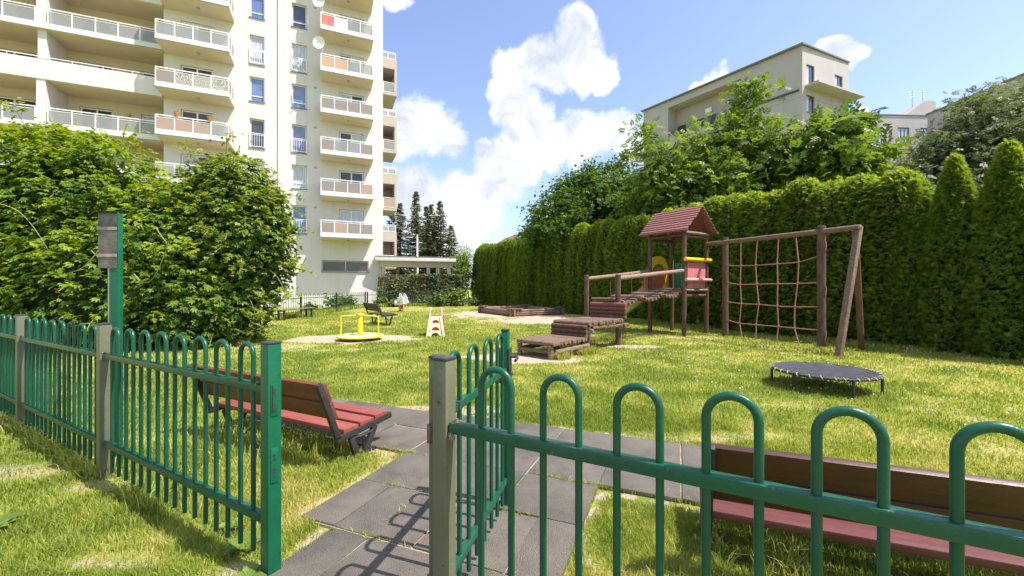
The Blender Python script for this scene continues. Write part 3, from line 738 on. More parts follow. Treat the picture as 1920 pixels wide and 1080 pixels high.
        railing(b, [(.1, 10.18), (2.26, 10.18)], zb+.27, 1.05, ['panel','panel'] if k != 1 else ['panel_tan','panel_tan'], [2])
        railing(b, [(.1, 10.2), (2.4, 10.2), (2.4, 13.4)], zb+3.76, .7, 'panel', [3, 3])
    return t
TOWER = tower()
def bw(u, v, z):
    c, s = math.cos(BA), math.sin(BA); return (P0[0] + u*c - v*s, P0[1] + u*s + v*c, z)
def dish(u, v, z, r, label):
    d = thing('satellite_dish', label, 'satellite dish', bw(u, v, z), BA - R(20), 'satellite dishes on the tower')
    mb = MB(); n = 20; rings = 5; vs = [(0, 0, 0)]; fs = []
    for j in range(1, rings+1):
        for i in range(n):
            a = 2*math.pi*i/n; q = j/rings; vs.append((r*q*math.cos(a), -.22*r*q*q, r*q*math.sin(a)*1.08))
    for i in range(n): fs.append((0, 1+i, 1+(i+1) % n))
    for j in range(rings-1):
        for i in range(n): fs.append((1+j*n+i, 1+(j+1)*n+i, 1+(j+1)*n+(i+1) % n, 1+j*n+(i+1) % n))
    mb.add(vs, fs).build('reflector', M['white_plastic'], d, smooth=True)
    MB().tube([(0,-.05,-r), (0,-.5*r,-.75*r), (0,-.9*r,-.15*r)], .018, 6).build('feed_arm', M['steel'], d)
    MB().tube([(0,.01,0), (.05,.25,-.1), (.15,.3,-.6)], .025, 6).build('bracket', M['steel'], d)
dish(-4.55, -1.5, Z0+FP*5-.95, .42, 'white satellite dish at the balcony below the laundry')
dish(-4.55, -1.5, Z0+FP*6-.95, .42, 'topmost satellite dish cut by the upper picture edge')
for u, lab in ((-12.75, 'left orange flower pot on the balcony rail'), (-11.0, 'right orange flower pot on the balcony rail')):
    z = Z0+FP*2+1.31
    p = thing('flower_pot', lab, 'flower pot', bw(u, -1.68, z), 0, 'pots on the balcony rail')
    MB().tube([(0,0,0),(0,0,.03),(0,0,.2),(0,0,.24)], [.10,.11,.15,.155], 12).build('pot', M['terracotta'], p, smooth=True)
    n = 60; P = rng.normal(size=(n,3))*[.09,.09,.05]+[0,0,.27]; V, F, T = scatter('simple', P, rsph(n)+[0,0,1], rsph(n), np.full(n,.09), rng.random(n))
    link(bpy.data.objects.new('plant', np_mesh('plant', V, F, M['weed'], T)), p)

# ------------------------------------------------------------------ canopy building and creeper fence beside the tower
def canopy():
    a = math.atan2(1.7, 6.0); t = thing('canopy', 'low flat white canopy on columns beside the tower', 'canopy', (-10.54, 32.0, 0), a)
    s = MB().box(0, 6.25, 0, 4.6, 3.52, 3.86).build('roof_slab', M['fascia'], t, bevel=.01)
    MB().box(-.03, 6.28, -.03, 4.62, 3.861, 3.90).build('flashing', M['flash'], s)
    MB().box(.35, 6.0, .45, .8, 3.05, 3.519).build('beam', M['wall_tan'], t)
    for x in (.5, 3.95, 4.7, 5.6): MB().box(x, x+.26, .5, .76, 0, 3.049).build('column', M['wall_tan'] if x < 5 else M['wall'], t)
    for x in (1.6, 3.1, 5.2): MB().box(x, x+.26, 4.1, 4.36, 0, 3.519).build('column', M['wall_tan'], t)
    MB().box(.2, 2.4, 4.37, 4.5, 0, 2.6).build('rear_wall', M['wall'], t)
canopy()
def creeper_fence():
    t = thing('creeper_fence', 'brown board fence overgrown with variegated ivy below the canopy', 'fence', (-10.25, 31.75, 0), math.atan2(1.55, 6.2))
    for i in range(46):
        x = .14*i; MB().box(x, x+.13, 0, .03, 0, 2.25 + rng.uniform(-.02,.02)).build('board', M['wood_fence'], t)
    n = 9000; x = rng.uniform(.05, 6.6, n); z = rng.random(n)**.8*2.5; bul = fbm(x, z, 1.3)
    k = (rng.random(n) < np.clip((bul-.30)*5, .12, 1)); x, z, bul = x[k], z[k], bul[k]; n = len(x)
    P = np.stack([x, -.06-.45*bul*rng.random(n), z + .1*(bul-.5)], 1)
    Nn = np.array([0,-1,.6]) + rng.normal(size=(n,3))*.5; Tp = np.array([0,-.2,-1]) + rng.normal(size=(n,3))*.6
    V, F, T = scatter('tuft', P, Nn, Tp, rng.uniform(.08,.15,n), np.clip(rng.normal(.45,.28,n) - .3*((x > 3.6) & (x < 5.0)), 0, 1))
    link(bpy.data.objects.new('ivy', np_mesh('ivy', V, F, M['ivy'], T)), t)
creeper_fence()

# ------------------------------------------------------------------ far green fences
def hoop_mesh(name, leg, r, ztop, zlow, mat, n=8, arc=8):
    h = leg/2; pts = [(-h,0,zlow), (-h,0,ztop-h-r)]
    for i in range(1, arc): a = math.pi*(1-i/arc); pts.append((h*math.cos(a), 0, ztop-h-r + h*math.sin(a)))
    pts += [(h,0,ztop-h-r), (h,0,zlow)]
    return MB().tube(pts, r, n).mesh(name, mat, smooth=True)
FARH = hoop_mesh('hoop', .22, .012, 1.127, .06, M['green'], 4, 5)
def far_fence(pts, label, pitch, gpost):
    x0, y0 = pts[0]; t = thing('hoop_top_fence', label, 'fence', (x0, y0, 0), 0)
    for i, (x, y) in enumerate(pts): MB().box(x-x0-.04, x-x0+.04, y-y0-.04, y-y0+.04, 0, 1.13).build('post', M['green'] if i % gpost else M['iron'], t)
    for (ax, ay), (bx, by) in zip(pts[:-1], pts[1:]):
        L = math.hypot(bx-ax, by-ay); a = math.atan2(by-ay, bx-ax); d = Vector(((bx-ax)/L, (by-ay)/L, 0)); o = Vector((ax-x0, ay-y0, 0))
        for z in (.90, .26): MB().obox(o+d*.045+Vector((0,0,z)), o+d*(L-.045)+Vector((0,0,z)), .035, .035).build('rail', M['green'], t)
        n = int((L-.2)/pitch)
        for k in range(n):
            h = bpy.data.objects.new('hoop', FARH); link(h, t); h.location = o + d*(.2 + (L-.4)*(k+.5)/n); h.rotation_euler = (0, 0, a)
far_fence([(-10.1,16.6), (-10.35,20.4), (-10.3,24.4), (-10.65,30.2)], 'dark green hoop-top fence receding along the foot of the tower', .46, 1)
far_fence([(-10.55,30.35), (-8.0,31.2), (-5.75,32.3), (-3.55,33.9), (-1.4,35.4)], 'bright green hoop-top fence across the far end before the canopy', .46, 9)

# ------------------------------------------------------------------ blocks behind the hedge on the right
def right_block():
    t = thing('apartment_block', 'pale flat-roofed apartment block with corner windows above the trees', 'building', (33.5, 48.0, 0), 0)
    dl = Vector((-.573, .82, 0)); dr = Vector((.912, .41, 0)); H = 29.4; LL, LR = 22.0, 9.2
    # face maps: local (along, depth inward, z)
    nl = Vector((.82, .573, 0)); nr = Vector((-.41, .912, 0))
    fl = lambda p: tuple(dl*p[0] + nl*p[1] + Vector((0,0,p[2])))
    fr = lambda p: tuple(dr*p[0] + nr*p[1] + Vector((0,0,p[2])))
    def face(holes, xf, L, nm, z1=H):
        m = MB(); wall_cells(m, 0, L, 0, z1, 0, holes, .2); m.v = [xf(p) for p in m.v]; return m.build(nm, M['wall2'], t)
    hr = []
    for k in range(5): hr += [(.75, 2.25, H-4.6-2.95*k, H-2.55-2.95*k if k else H-1.95)]
    hr += [(6.3, 7.9, H-3.9, H-2.0), (6.3, 7.9, H-9.9, H-8.0), (6.3,7.9,H-12.8,H-11)]
    hl = [(12.6,14.3,H-8.9,H-6.7), (20.3,21.1,H-6.0,H-4.2), (9.0,10.3,H-8.9,H-6.7), (16.5,18,H-11.8,H-9.8), (6.2,7.3,H-8.9,H-7.2), (12.6,14.3,H-11.8,H-9.8), (18.6,19.6,H-8.9,H-6.9)]
    loggia = (6.9, 17.6, H-5.6, H-.95)
    face(hr, fr, LR, 'end_wall'); face(hl + [loggia], fl, LL, 'long_wall')
    for h in hr: window(t, h[0]+.02, h[1]-.02, h[2]+.02, h[3]-.02, .12, 2, fm='frame_dark', gm=['curtain','glass'], bar=.09, xf=fr, sill=True)
    for h in hl: window(t, h[0]+.02, h[1]-.02, h[2]+.02, h[3]-.02, .12, 2, fm='frame_dark', gm=['glass','glass_dark'], bar=.09, xf=fl)
    def tb(f, nm, mt, *bs):
        m = MB()
        for b in bs: m.box(*b)
        m.v = [f(p) for p in m.v]; return m.build(nm, M[mt], t)
    a, b, c, d = loggia
    bk = tb(fl, 'loggia_recess', 'wall2', (a, b, 2.2, 2.4, c, d), (a-.2, a, .205, 2.4, c, d), (b, b+.2, .205, 2.4, c, d), (a, b, .205, 2.4, d, d+.2), (a, b, .205, 2.4, c-.2, c))
    for x in (8.2, 11.2, 13.2, 16.0): window(t, x, x+1.4, c+.1, c+2.2, 2.13, 1, fm='frame_dark', gm='glass_dark', xf=fl, sill=False)
    q = MB()
    for z in (c+.4, c+.8, c+1.05): q.box(a, b, .05, .09, z, z+.04)
    for i in range(28): x = a+(b-a)*i/27; q.box(x-.015, x+.015, .06, .08, c, c+1.05)
    q.v = [fl(p) for p in q.v]; q.build('railing', M['frame_dark'], t)
    tb(fl, 'air_conditioner', 'white_plastic', (11.9, 12.8, 1.8, 2.12, c+2.6, c+3.2))
    # roof with a projecting eave, joints in the render
    pts = [fl((-.0,-.35,0)), fl((LL,-.35,0)), fl((LL,9,0)), tuple(dr*LR + nr*6), tuple(dr*(LR+.1) - nr*.05)]
    c0 = dl*0 - nl*.35
    rf = MB().prism([(-.25,-.42), (fl((LL+.3,-.35,0))[0], fl((LL+.3,-.35,0))[1]), (fl((LL,9,0))[0], fl((LL,9,0))[1]), ((dr*LR+nr*9)[0], (dr*LR+nr*9)[1]), ((dr*(LR+.12)-nr*.12)[0], (dr*(LR+.12)-nr*.12)[1])], H, H+.16).build('roof', M['flash'], t)
    MB().prism([(.1,.15), (fl((LL,.05,0))[0], fl((LL,.05,0))[1]), (fl((LL,9,0))[0], fl((LL,9,0))[1]), ((dr*LR+nr*9)[0], (dr*LR+nr*9)[1]), ((dr*LR+nr*.05)[0], (dr*LR+nr*.05)[1])], H-.3, H-.02).build('attic', M['wall2'], rf)
    for k, z in enumerate((H-4.75, H-10.7, H-16.6)):
        tb(fr, 'balcony', 'wall2', (.45 if k == 0 else 5.4, LR+.55, -1.5, -.004, z, z+.22)) if k == 0 else tb(fr, 'balcony', 'wall2', (5.4, LR+.9, -1.5, -.004, z, z+.22), (5.4, LR+.9, -1.5, -1.4, z+.221, z+1.1))
    for k in range(1, 6):
        z = H-5.9-2.95*(k-1)
        tb(fl, 'render_joint', 'flash', (.0, 6.5, -.006, -.001, z-.012, z+.012)); tb(fr, 'render_joint', 'flash', (.0, LR, -.006, -.001, z-.012, z+.012))
    tb(fl, 'canopy_strip', 'frame_dark', (.3, 5.6, -.25, -.004, H-5.15, H-5.0))
    # blind rear faces
    m = MB(); A, B, C, Dd = fl((LL,0,0)), fl((LL,9,0)), tuple(dr*LR+nr*9), tuple(dr*LR)
    for p, q in ((A,B),(B,C),(C,Dd)): m.add([(p[0],p[1],0),(q[0],q[1],0),(q[0],q[1],H),(p[0],p[1],H)], [(0,1,2,3)])
    m.build('rear_wall', M['wall2'], t)
    far = MB(); far.box(0, 2.2, -1.2, 0, H-8.0, H-6.9); far.v = [tuple(dl*(p[0]+20.6)+nl*(p[1])+Vector((0,0,p[2]))) for p in far.v]; far.build('balcony', M['wall2'], t)
right_block()
def far_block():
    t = thing('apartment_block', 'distant low pale block with roof vents right of the corner block', 'building', (57.5, 70.0, 0), R(3), 'pale blocks behind the trees')
    H = 30.6; hs = [(3.7+4.05*i, 5.8+4.05*i, H-4.9, H-2.0) for i in range(3)] + [(.4,1.6,H-4.9,H-2.0)] + [(3.7+4.05*i, 5.8+4.05*i, H-8.2, H-5.6) for i in range(3)]
    m = MB(); wall_cells(m, -4, 18, 0, H, 0, hs, .2); m.add([(-4,0,H),(18,0,H),(18,10,H),(-4,10,H)], [(0,1,2,3)]); m.add([(-4,0,0),(-4,10,0),(-4,10,H),(-4,0,H)], [(0,1,2,3)]); m.add([(18,0,0),(18,10,0),(18,10,H),(18,0,H)], [(0,1,2,3)])
    m.build('wall', M['wall2'], t)
    for h in hs: window(t, h[0]+.02, h[1]-.02, h[2]+.02, h[3]-.02, .12, 3 if h[1]-h[0] > 1.5 else 1, fm='frame_dark', gm='curtain' if h[1]-h[0] > 1.5 else 'glass', bar=.12)
    MB().box(-4.1, 18.1, -.12, .2, H+.001, H+.15).build('coping', M['flash'], t)
    for x, w, h in ((5.5,2.2,1.0),(8.2,3.2,1.2),(3.2,1.4,.9)): MB().box(x, x+w, 2, 4, H+.002, H+h).build('roof_vent', M['concrete'], t, bevel=.05)
    MB().plate([(10.5,H+.003),(18,H+.003),(18,H+4.0),(16,H+4.1)], 3, 6).build('stair_head', M['wall2'], t)
    for x in (17.2, 15.2):
        q = MB().tube([(x,4.5,H+3), (x,4.5,H+6.6)], .05, 5)
        for j in range(3): q.tube([(x-.9+.2*j,4.5,H+6.2-.5*j), (x+.7-.2*j,4.5,H+6.5-.5*j)], .035, 4)
        q.build('antenna', M['steel'], t)
far_block()
def right_wing():
    t = thing('apartment_wing', 'pale apartment wing with sloping roofline at the right edge', 'building', (65.4, 65.5, 0), 0, 'pale blocks behind the trees')
    H = 28.6; m = MB(); m.add([(0,0,0),(0,-30,0),(0,-30,H),(0,0,H)], [(0,1,2,3)]); m.add([(0,-30,0),(12,-30,0),(12,-30,H),(0,-30,H)], [(0,1,2,3)]); m.add([(0,0,H),(12,0,H),(12,-30,H),(0,-30,H)], [(3,2,1,0)]); m.add([(0,0,0),(12,0,0),(12,0,H),(0,0,H)], [(0,1,2,3)])
    m.build('wall', M['wall2'], t); MB().box(-.2, 12, -30, .1, H+.002, H+.22).build('coping', M['flash'], t)
    for i in range(6):
        y = -2.5-4.2*i; f = MB().box(-.05, -.001, y-1.4, y, H-4.6, H-2.4).build('window', M['frame_dark'], t); MB().box(-.07, -.051, y-1.3, y-.1, H-4.5, H-2.5).build('pane', M['glass'], f)
right_wing()
def house():
    t = thing('house', 'brown gabled house roof peeping over the far hedge', 'house', (2.0, 47, 0), R(20))
    MB().box(-4, 4, 0, 8, 0, 5.0).build('wall', M['wall_tan'], t)
    r = MB().add([(-4.6,-.5,5.0),(4.6,-.5,5.0),(4.6,8.5,5.0),(-4.6,8.5,5.0),(0,-.5,8.0),(0,8.5,8.0)], [(0,1,4),(2,3,5),(1,2,5,4),(3,0,4,5),(0,3,2,1)]).build('roof', M['tile_roof'], t)
    MB().box(1.4, 1.9, 3, 3.5, 6.4, 8.9).build('chimney', M['brick'], r)
house()
p = thing('flag_pole', 'thin white pole standing before the spruces', 'pole', (-10.25, 45, 0))
MB().tube([(0,0,0),(0,0,7)], [.14,.09], 8).build('shaft', M['white_plastic'], p, smooth=True); MB().tube([(0,0,7),(0,0,7.18)], [.12,.03], 8).build('finial', M['steel'], p)

# ------------------------------------------------------------------ spruces
def spruce(x, y, h, r, label):
    t = thing('spruce_tree', label, 'tree', (x, y, 0), rng.uniform(0, 6), 'spruces beyond the canopy')
    MB().tube([(0,0,0),(0,0,h*.5),(0,0,h*.98)], [.17,.1,.02], 7).build('trunk', M['bark'], t, smooth=True)
    P, Nn, Tp = [], [], []
    z = h*.06
    while z < h*.985:
        f = 1 - z/h; L = r*1.6*(f**1.0)*rng.uniform(.6,1.15) + .05; nb = int(8 + 12*f)
        for b in range(nb):
            a = rng.uniform(0, 2*math.pi); l = L*rng.uniform(.65,1.12); ns = max(3, int(l/.13))
            for k in range(ns):
                q = (k+1)/ns; rr = l*q; dz = -.28*l*q + .20*l*q*q*1.2
                for sgn in (0, 1, -1):
                    P.append((rr*math.cos(a)+rng.normal(0,.05), rr*math.sin(a)+rng.normal(0,.05), z+dz+rng.normal(0,.05)))
                    ang = a + sgn*.7 + rng.normal(0,.25); Tp.append((math.cos(ang), math.sin(ang), -.35+rng.normal(0,.2))); Nn.append((rng.normal(0,.4), rng.normal(0,.4), 1))
        z += .22 + .30*f*rng.uniform(.7,1.2)
    P, Nn, Tp = map(np.array, (P, Nn, Tp)); n = len(P)
    V, F, T = scatter('spray', P, Nn, Tp, rng.uniform(.20,.36,n), np.clip(rng.normal(.74,.2,n),0,1))
    link(bpy.data.objects.new('crown', np_mesh('crown', V, F, M['spruce'], T)), t)
for x, y, h, r, lab in ((-15.9,55,12.2,2.0,'spruce half hidden behind the far bays of the tower'), (-14.5,54,12.6,2.1,'leftmost fully visible spruce beside the tower bays'), (-12.4,54,14.0,2.3,'tallest spruce standing behind the thin white pole'),
                        (-11.9,58,12.9,2.0,'slim spruce just right of the tallest one'), (-10.6,55,12.6,2.2,'fourth spruce, in the middle right of the row'), (-9.3,54,12.9,2.3,'second spruce from the right end of the row'), (-7.7,53,9.4,1.9,'shortest spruce at the right end of the row')):
    spruce(x, y, h, r, lab)

# ------------------------------------------------------------------ thuja hedge and columns
def thuja_mesh(i, h, r, pointed, n):
    z = rng.random(n)**.9*h; f = z/h
    prof = (lambda q: np.where(q < .25, .86+.56*q, 1.0)*(np.clip(1-((q-.22).clip(0)/.78)**1.75, 0, 1)**.92 if pointed else (1.10-.30*q)*np.sqrt(np.clip(1-((q-.25).clip(0)/.75)**5.0, 0, 1))))
    a = rng.uniform(0, 2*math.pi, n)
    lump = .74 + .34*fbm(a*1.1 + i*9, z*.9, 1.6) + .22*fbm(a*2.2 + i*5, z*2.6, 2.2)
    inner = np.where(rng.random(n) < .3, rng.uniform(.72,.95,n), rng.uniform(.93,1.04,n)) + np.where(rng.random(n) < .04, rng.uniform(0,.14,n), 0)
    rr = r*prof(f)*lump*inner
    P = np.stack([rr*np.cos(a), rr*np.sin(a), z], 1)
    out = np.stack([np.cos(a), np.sin(a), np.zeros(n)], 1); tang = np.stack([-np.sin(a), np.cos(a), np.zeros(n)], 1)
    Tp = out*rng.uniform(.6,1.3,(n,1)) + np.array([0,0,1])*rng.uniform(.0,.9,(n,1)) + tang*rng.normal(0,.45,(n,1))
    Nn = tang*rng.choice([-1,1],(n,1))*.45 + out*.35 + np.array([0,0,.75]) + rng.normal(size=(n,3))*.45
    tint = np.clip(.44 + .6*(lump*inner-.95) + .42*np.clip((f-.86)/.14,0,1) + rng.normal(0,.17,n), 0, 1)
    V, F, T = scatter('spray', P, Nn, Tp, rng.uniform(.09,.19,n), tint)
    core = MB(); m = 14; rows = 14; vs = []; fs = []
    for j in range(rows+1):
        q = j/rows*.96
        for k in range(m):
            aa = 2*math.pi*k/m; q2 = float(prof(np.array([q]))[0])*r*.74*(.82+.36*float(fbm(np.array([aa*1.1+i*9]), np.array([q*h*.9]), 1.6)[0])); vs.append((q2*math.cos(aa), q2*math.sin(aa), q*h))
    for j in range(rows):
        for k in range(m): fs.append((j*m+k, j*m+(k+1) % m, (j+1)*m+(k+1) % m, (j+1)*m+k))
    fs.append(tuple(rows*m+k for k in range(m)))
    return np_mesh('foliage', V, F, M['thuja'], T), core.add(vs, fs).mesh('dark_core', M['core'])
TH = [thuja_mesh(i, 4.4, .70, False, 8500) for i in range(4)]
TC = [thuja_mesh(10+i, 4.4, .66, True, 13000) for i in range(2)]
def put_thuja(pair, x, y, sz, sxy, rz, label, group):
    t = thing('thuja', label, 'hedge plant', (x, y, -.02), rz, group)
    for me, nm in zip(pair, ('foliage', 'dark_core')):
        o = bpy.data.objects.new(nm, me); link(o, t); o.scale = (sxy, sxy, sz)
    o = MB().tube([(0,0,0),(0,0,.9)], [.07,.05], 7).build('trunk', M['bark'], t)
y = 10.15; i = 0; HG = 'clipped thujas of the tall hedge'
while y < 37.5:
    x = 13.65 - .456*y + .60*.91; yy = y + .6*.415
    h = 1.0 + .012*(y-10)*.55 + rng.uniform(-.035,.035)
    put_thuja(TH[i % 4], x + rng.normal(0,.05), yy + rng.normal(0,.05), h*(.95 if i == 0 else 1), rng.uniform(.95,1.12), rng.uniform(0,6.28), ('clipped thuja in the stretch of tall hedge behind the rope net', 'clipped thuja in the stretch of tall hedge behind the play tower', 'clipped thuja in the stretch of tall hedge behind the log bridge and sandbox', 'clipped thuja in the far narrow end of the tall hedge')[0 if y < 12.8 else 1 if y < 16.5 else 2 if y < 25 else 3], HG)
    y += .68; i += 1
put_thuja(TC[1], 9.52, 9.85, .90, .75, 1.0, 'dark narrow thuja column next to the end of the clipped hedge', 'free-standing thuja columns')
put_thuja(TC[0], 9.79, 9.20, .975, .84, 2.2, 'pointed thuja column second from the right edge', 'free-standing thuja columns')
put_thuja(TC[1], 10.05, 8.42, .985, .90, 4.0, 'tallest pointed thuja column at the right edge', 'free-standing thuja columns')
put_thuja(TC[0], 10.35, 7.62, 1.0, .90, .5, 'thuja column cut off by the right picture edge', 'free-standing thuja columns')

# ------------------------------------------------------------------ trees beyond the hedge
crown_tree('maple_tree', 'dense dark green round-crowned maple above the middle of the hedge', (4.9, 26, 0),
           [((0,0,5.6),(3.4,2.8,2.7)),((-2.0,-.4,4.6),(2.2,2,2.2)),((1.4,0,7.2),(2.3,2,2.0)),((2.6,.3,5.8),(2.0,2,2.6)),((-.6,0,7.0),(1.7,1.7,1.6))], M['maple'], 'palmate', 420, 80, .17, .36, .22, (0,0,6.5),
           sprigs=[((1.7,0,8.6),(2.1,0,9.7),5),((.0,0,8.2),(-.1,0,9.1),4),((-3.3,0,5.6),(-3.6,0,6.3),3)], core=[((0,0,5.0),(2.4,1.8,2.0))])
crown_tree('box_elder', 'light green airy box elder with a tall spire before the pale block', (9.3, 19.6, 0),
           [((.8,0,6.3),(2.2,1.7,2.3)),((-1.4,0,5.4),(1.9,1.5,1.9)),((2.0,0,5.2),(1.5,1.5,1.7)),((1.35,0,8.4),(.85,.8,1.5)),((-2.3,.3,6.3),(.9,.9,1.4))], M['ash'], 'pinnate', 220, 40, .32, .38, .16, (.8,0,7.5), shell=.35,
           sprigs=[((1.5,0,9.3),(1.85,0,11.0),9),((2.1,0,8.0),(2.7,0,9.2),5),((-.6,0,7.0),(-.75,0,8.6),5),((-2.6,0,7.0),(-3.0,0,8.9),6),((-1.8,0,6.8),(-1.6,0,8.1),4)])
crown_tree('walnut_tree', 'young walnut with large drooping leaves in front of the block corner', (13.0, 18.4, 0),
           [((.2,0,4.7),(2.3,1.5,1.4)),((.7,0,7.2),(1.3,1.0,1.3)),((-.6,0,6.0),(1.0,.9,.9)),((1.9,0,6.2),(.8,.8,.9))], M['walnut'], 'pinnate', 125, 32, .56, .38, .12, (.5,0,6.8), shell=.3,
           sprigs=[((-.4,0,7.3),(-1.1,0,7.9),4),((1.0,0,8.4),(1.9,0,8.8),5),((2.0,0,7.0),(3.0,0,7.4),4)])
crown_tree('green_tree', 'mid green leafy tree filling the gap behind the play tower roof', (8.2, 21.5, 0),
           [((0,0,5.2),(2.9,2,2.3)),((2.4,0,5.2),(2.6,2,2.3)),((4.8,-.5,4.9),(2.6,1.8,2.1))], M['ash'], 'tuft', 230, 60, .20, .36, .16, (.3,0,5), shell=.5, tintmu=.5)
crown_tree('robinia_tree', 'large grey-green spreading tree behind the columns at right', (20.2, 19.8, 0),
           [((1.2,0,6.2),(3.0,2.8,2.2)),((-2.0,0,4.9),(2.7,2.4,1.8)),((2.6,0,7.6),(3.0,2.6,2.6)),((4.8,0,7.6),(3.4,2.6,3.8)),((1.2,-.5,4.4),(4.5,2.2,2.0))], M['robinia'], 'pinnate', 620, 70, .27, .45, .26, (.6,0,6.8), shell=.45,
           sprigs=[((1.9,0,9.8),(2.2,0,10.6),4),((.6,0,8.0),(.4,0,8.5),4)], core=[((1,0,5.2),(3.6,2.2,2.2))])
crown_tree('hazel_bush', 'pale dusty shrub below the distant block windows', (15.3, 18.2, 0),
           [((0,0,4.2),(2.0,1.5,1.5)),((1.4,0,3.6),(2.0,1.5,1.4))], M['robinia'], 'simple', 190, 90, .18, .36, .10, (0,0,3.8), cat='shrub', tintmu=.65)
crown_tree('bright_shrub', 'yellow-green shrub at the far left end of the hedge', (-4.6, 37.5, 0),
           [((0,0,3.0),(1.1,1,1.6)),((.3,0,4.2),(.9,.9,1.0)),((-.5,0,1.6),(1.0,.9,1.4))], M['shrub'], 'simple', 130, 50, .16, .26, .06, (0,0,3.6), cat='shrub', tintmu=.75)

# ------------------------------------------------------------------ creeper thicket on the left
def thicket(name, label, lobes, n, kind, mat, size, mu, tendrils, cat, thr=.0, hang=.7):
    base = lobes[0][0]; t = thing(name, label, cat, (base[0], base[1], 0), 0)
    rel = [((c[0]-base[0], c[1]-base[1], c[2]), r) for c, r in lobes]
    ico_core('light_block_hull', rel, M['core'], t, .74, .20)  # dark hull added under the leaves to block light, not modelled stems
    C = np.array([c for c, r in rel]); Rr = np.array([r for c, r in rel]); ar = (Rr[:,0]*Rr[:,2]+Rr[:,0]*Rr[:,1]); w = rng.choice(len(rel), n, p=ar/ar.sum())
    d = rsph(n); d[:,1] = np.where((d[:,1] > .3) & (rng.random(n) < .75), -d[:,1], d[:,1])
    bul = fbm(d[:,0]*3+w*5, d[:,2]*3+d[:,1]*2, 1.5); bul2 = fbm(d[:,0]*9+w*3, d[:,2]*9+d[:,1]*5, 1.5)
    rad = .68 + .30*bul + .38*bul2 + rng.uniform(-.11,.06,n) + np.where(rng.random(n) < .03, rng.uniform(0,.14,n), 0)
    P = C[w] + d*Rr[w]*rad[:,None]
    inside = np.zeros(n, bool)
    for j in range(len(rel)):
        q = np.linalg.norm((P - C[j])/Rr[j], axis=1); inside |= (q < .74) & (w != j)
    k = (~inside) & (P[:,2] > .03) & (rng.random(n) < np.clip(.26 + 2.6*(bul2-.34), 0.24, 1)); P, d, bul, bul2 = P[k], d[k], bul[k], bul2[k]; n = len(P)
    Nn = d*np.array([.55,.55,.4]) + np.array([0,0,.9]) + rng.normal(size=(n,3))*.40
    Tp = np.array([0,0,-1.])*hang + d*.6 + rng.normal(size=(n,3))*.45
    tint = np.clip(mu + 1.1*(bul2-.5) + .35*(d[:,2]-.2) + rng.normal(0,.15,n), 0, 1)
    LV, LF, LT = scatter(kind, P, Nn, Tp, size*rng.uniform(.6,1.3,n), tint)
    # arching leafy shoots breaking the outline
    m = 150; pick = rng.choice(n, m, replace=False); sp, sn, st, ss, sv = [], [], [], [], []; twig = MB()
    for i in pick:
        o = P[i]; dr = unit(d[i]*[1,1,.3] + [0,-.2,.9] + rng.normal(size=3)*.35); side = unit(d[i]*[1,1,0] + [1e-3,0,0]); Ls = rng.uniform(.25,.7); k_ = int(Ls/.045); tv = rng.uniform(.55,1.0); pl = []
        for j in range(k_+1):
            f = j/k_; q = o + dr*Ls*f*(1-.35*f) + side*Ls*.55*f*f + np.array([0,0,-.55*Ls*f**2.2]); pl.append(tuple(q))
            for e in (0, 1):
                sp.append(q + rng.normal(size=3)*.03); sn.append(np.array([0,0,1.]) + rng.normal(size=3)*.35); st.append(side*.5 + [0,0,-.5] + rng.normal(size=3)*.7); ss.append(size*rng.uniform(.5,1.05)*(1-.35*f)); sv.append(np.clip(tv*.7 + .3*f + rng.normal()*.08, 0, 1))
        twig.tube(pl[::3] + [pl[-1]], .006, 4)
    tag(twig.build('twigs', TEND, t), kind='stuff')
    V, F, T = scatter(kind, np.array(sp), np.array(sn), np.array(st), np.array(ss), np.array(sv)); F = F + len(LV); LV = np.concatenate([LV, V]); LF = np.concatenate([LF, F]); LT = np.concatenate([LT, T])
    for pts in tendrils:
        MB().tube([(p[0]-base[0], p[1]-base[1], p[2]) for p in pts], [.011 - .007*i/(len(pts)-1) for i in range(len(pts))], 5).build('tendril', TEND, t, smooth=True)
        e = np.array(pts[-1]) - np.array([base[0], base[1], 0]); m = 26
        PP = e + rng.normal(size=(m,3))*[.14,.1,.10]; V, F, T = scatter(kind, PP, rng.normal(size=(m,3))*.5+[0,-.3,1], rng.normal(size=(m,3))+[0,0,-.4], size*rng.uniform(.6,1.1,m), np.clip(rng.normal(.92,.1,m),0,1))
        F = F + len(LV); LV = np.concatenate([LV, V]); LF = np.concatenate([LF, F]); LT = np.concatenate([LT, T])
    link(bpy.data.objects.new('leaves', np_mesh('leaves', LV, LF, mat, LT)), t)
TEND = pm('tendril', (.24,.24,.075), (.32,.30,.12), 9, .6)
def arc(p, q, sag, n=7, side=.0):
    return [(p[0]+(q[0]-p[0])*i/n + side*math.sin(math.pi*i/n), p[1]+(q[1]-p[1])*i/n, p[2]+(q[2]-p[2])*i/n + sag*math.sin(math.pi*i/n)) for i in range(n+1)]
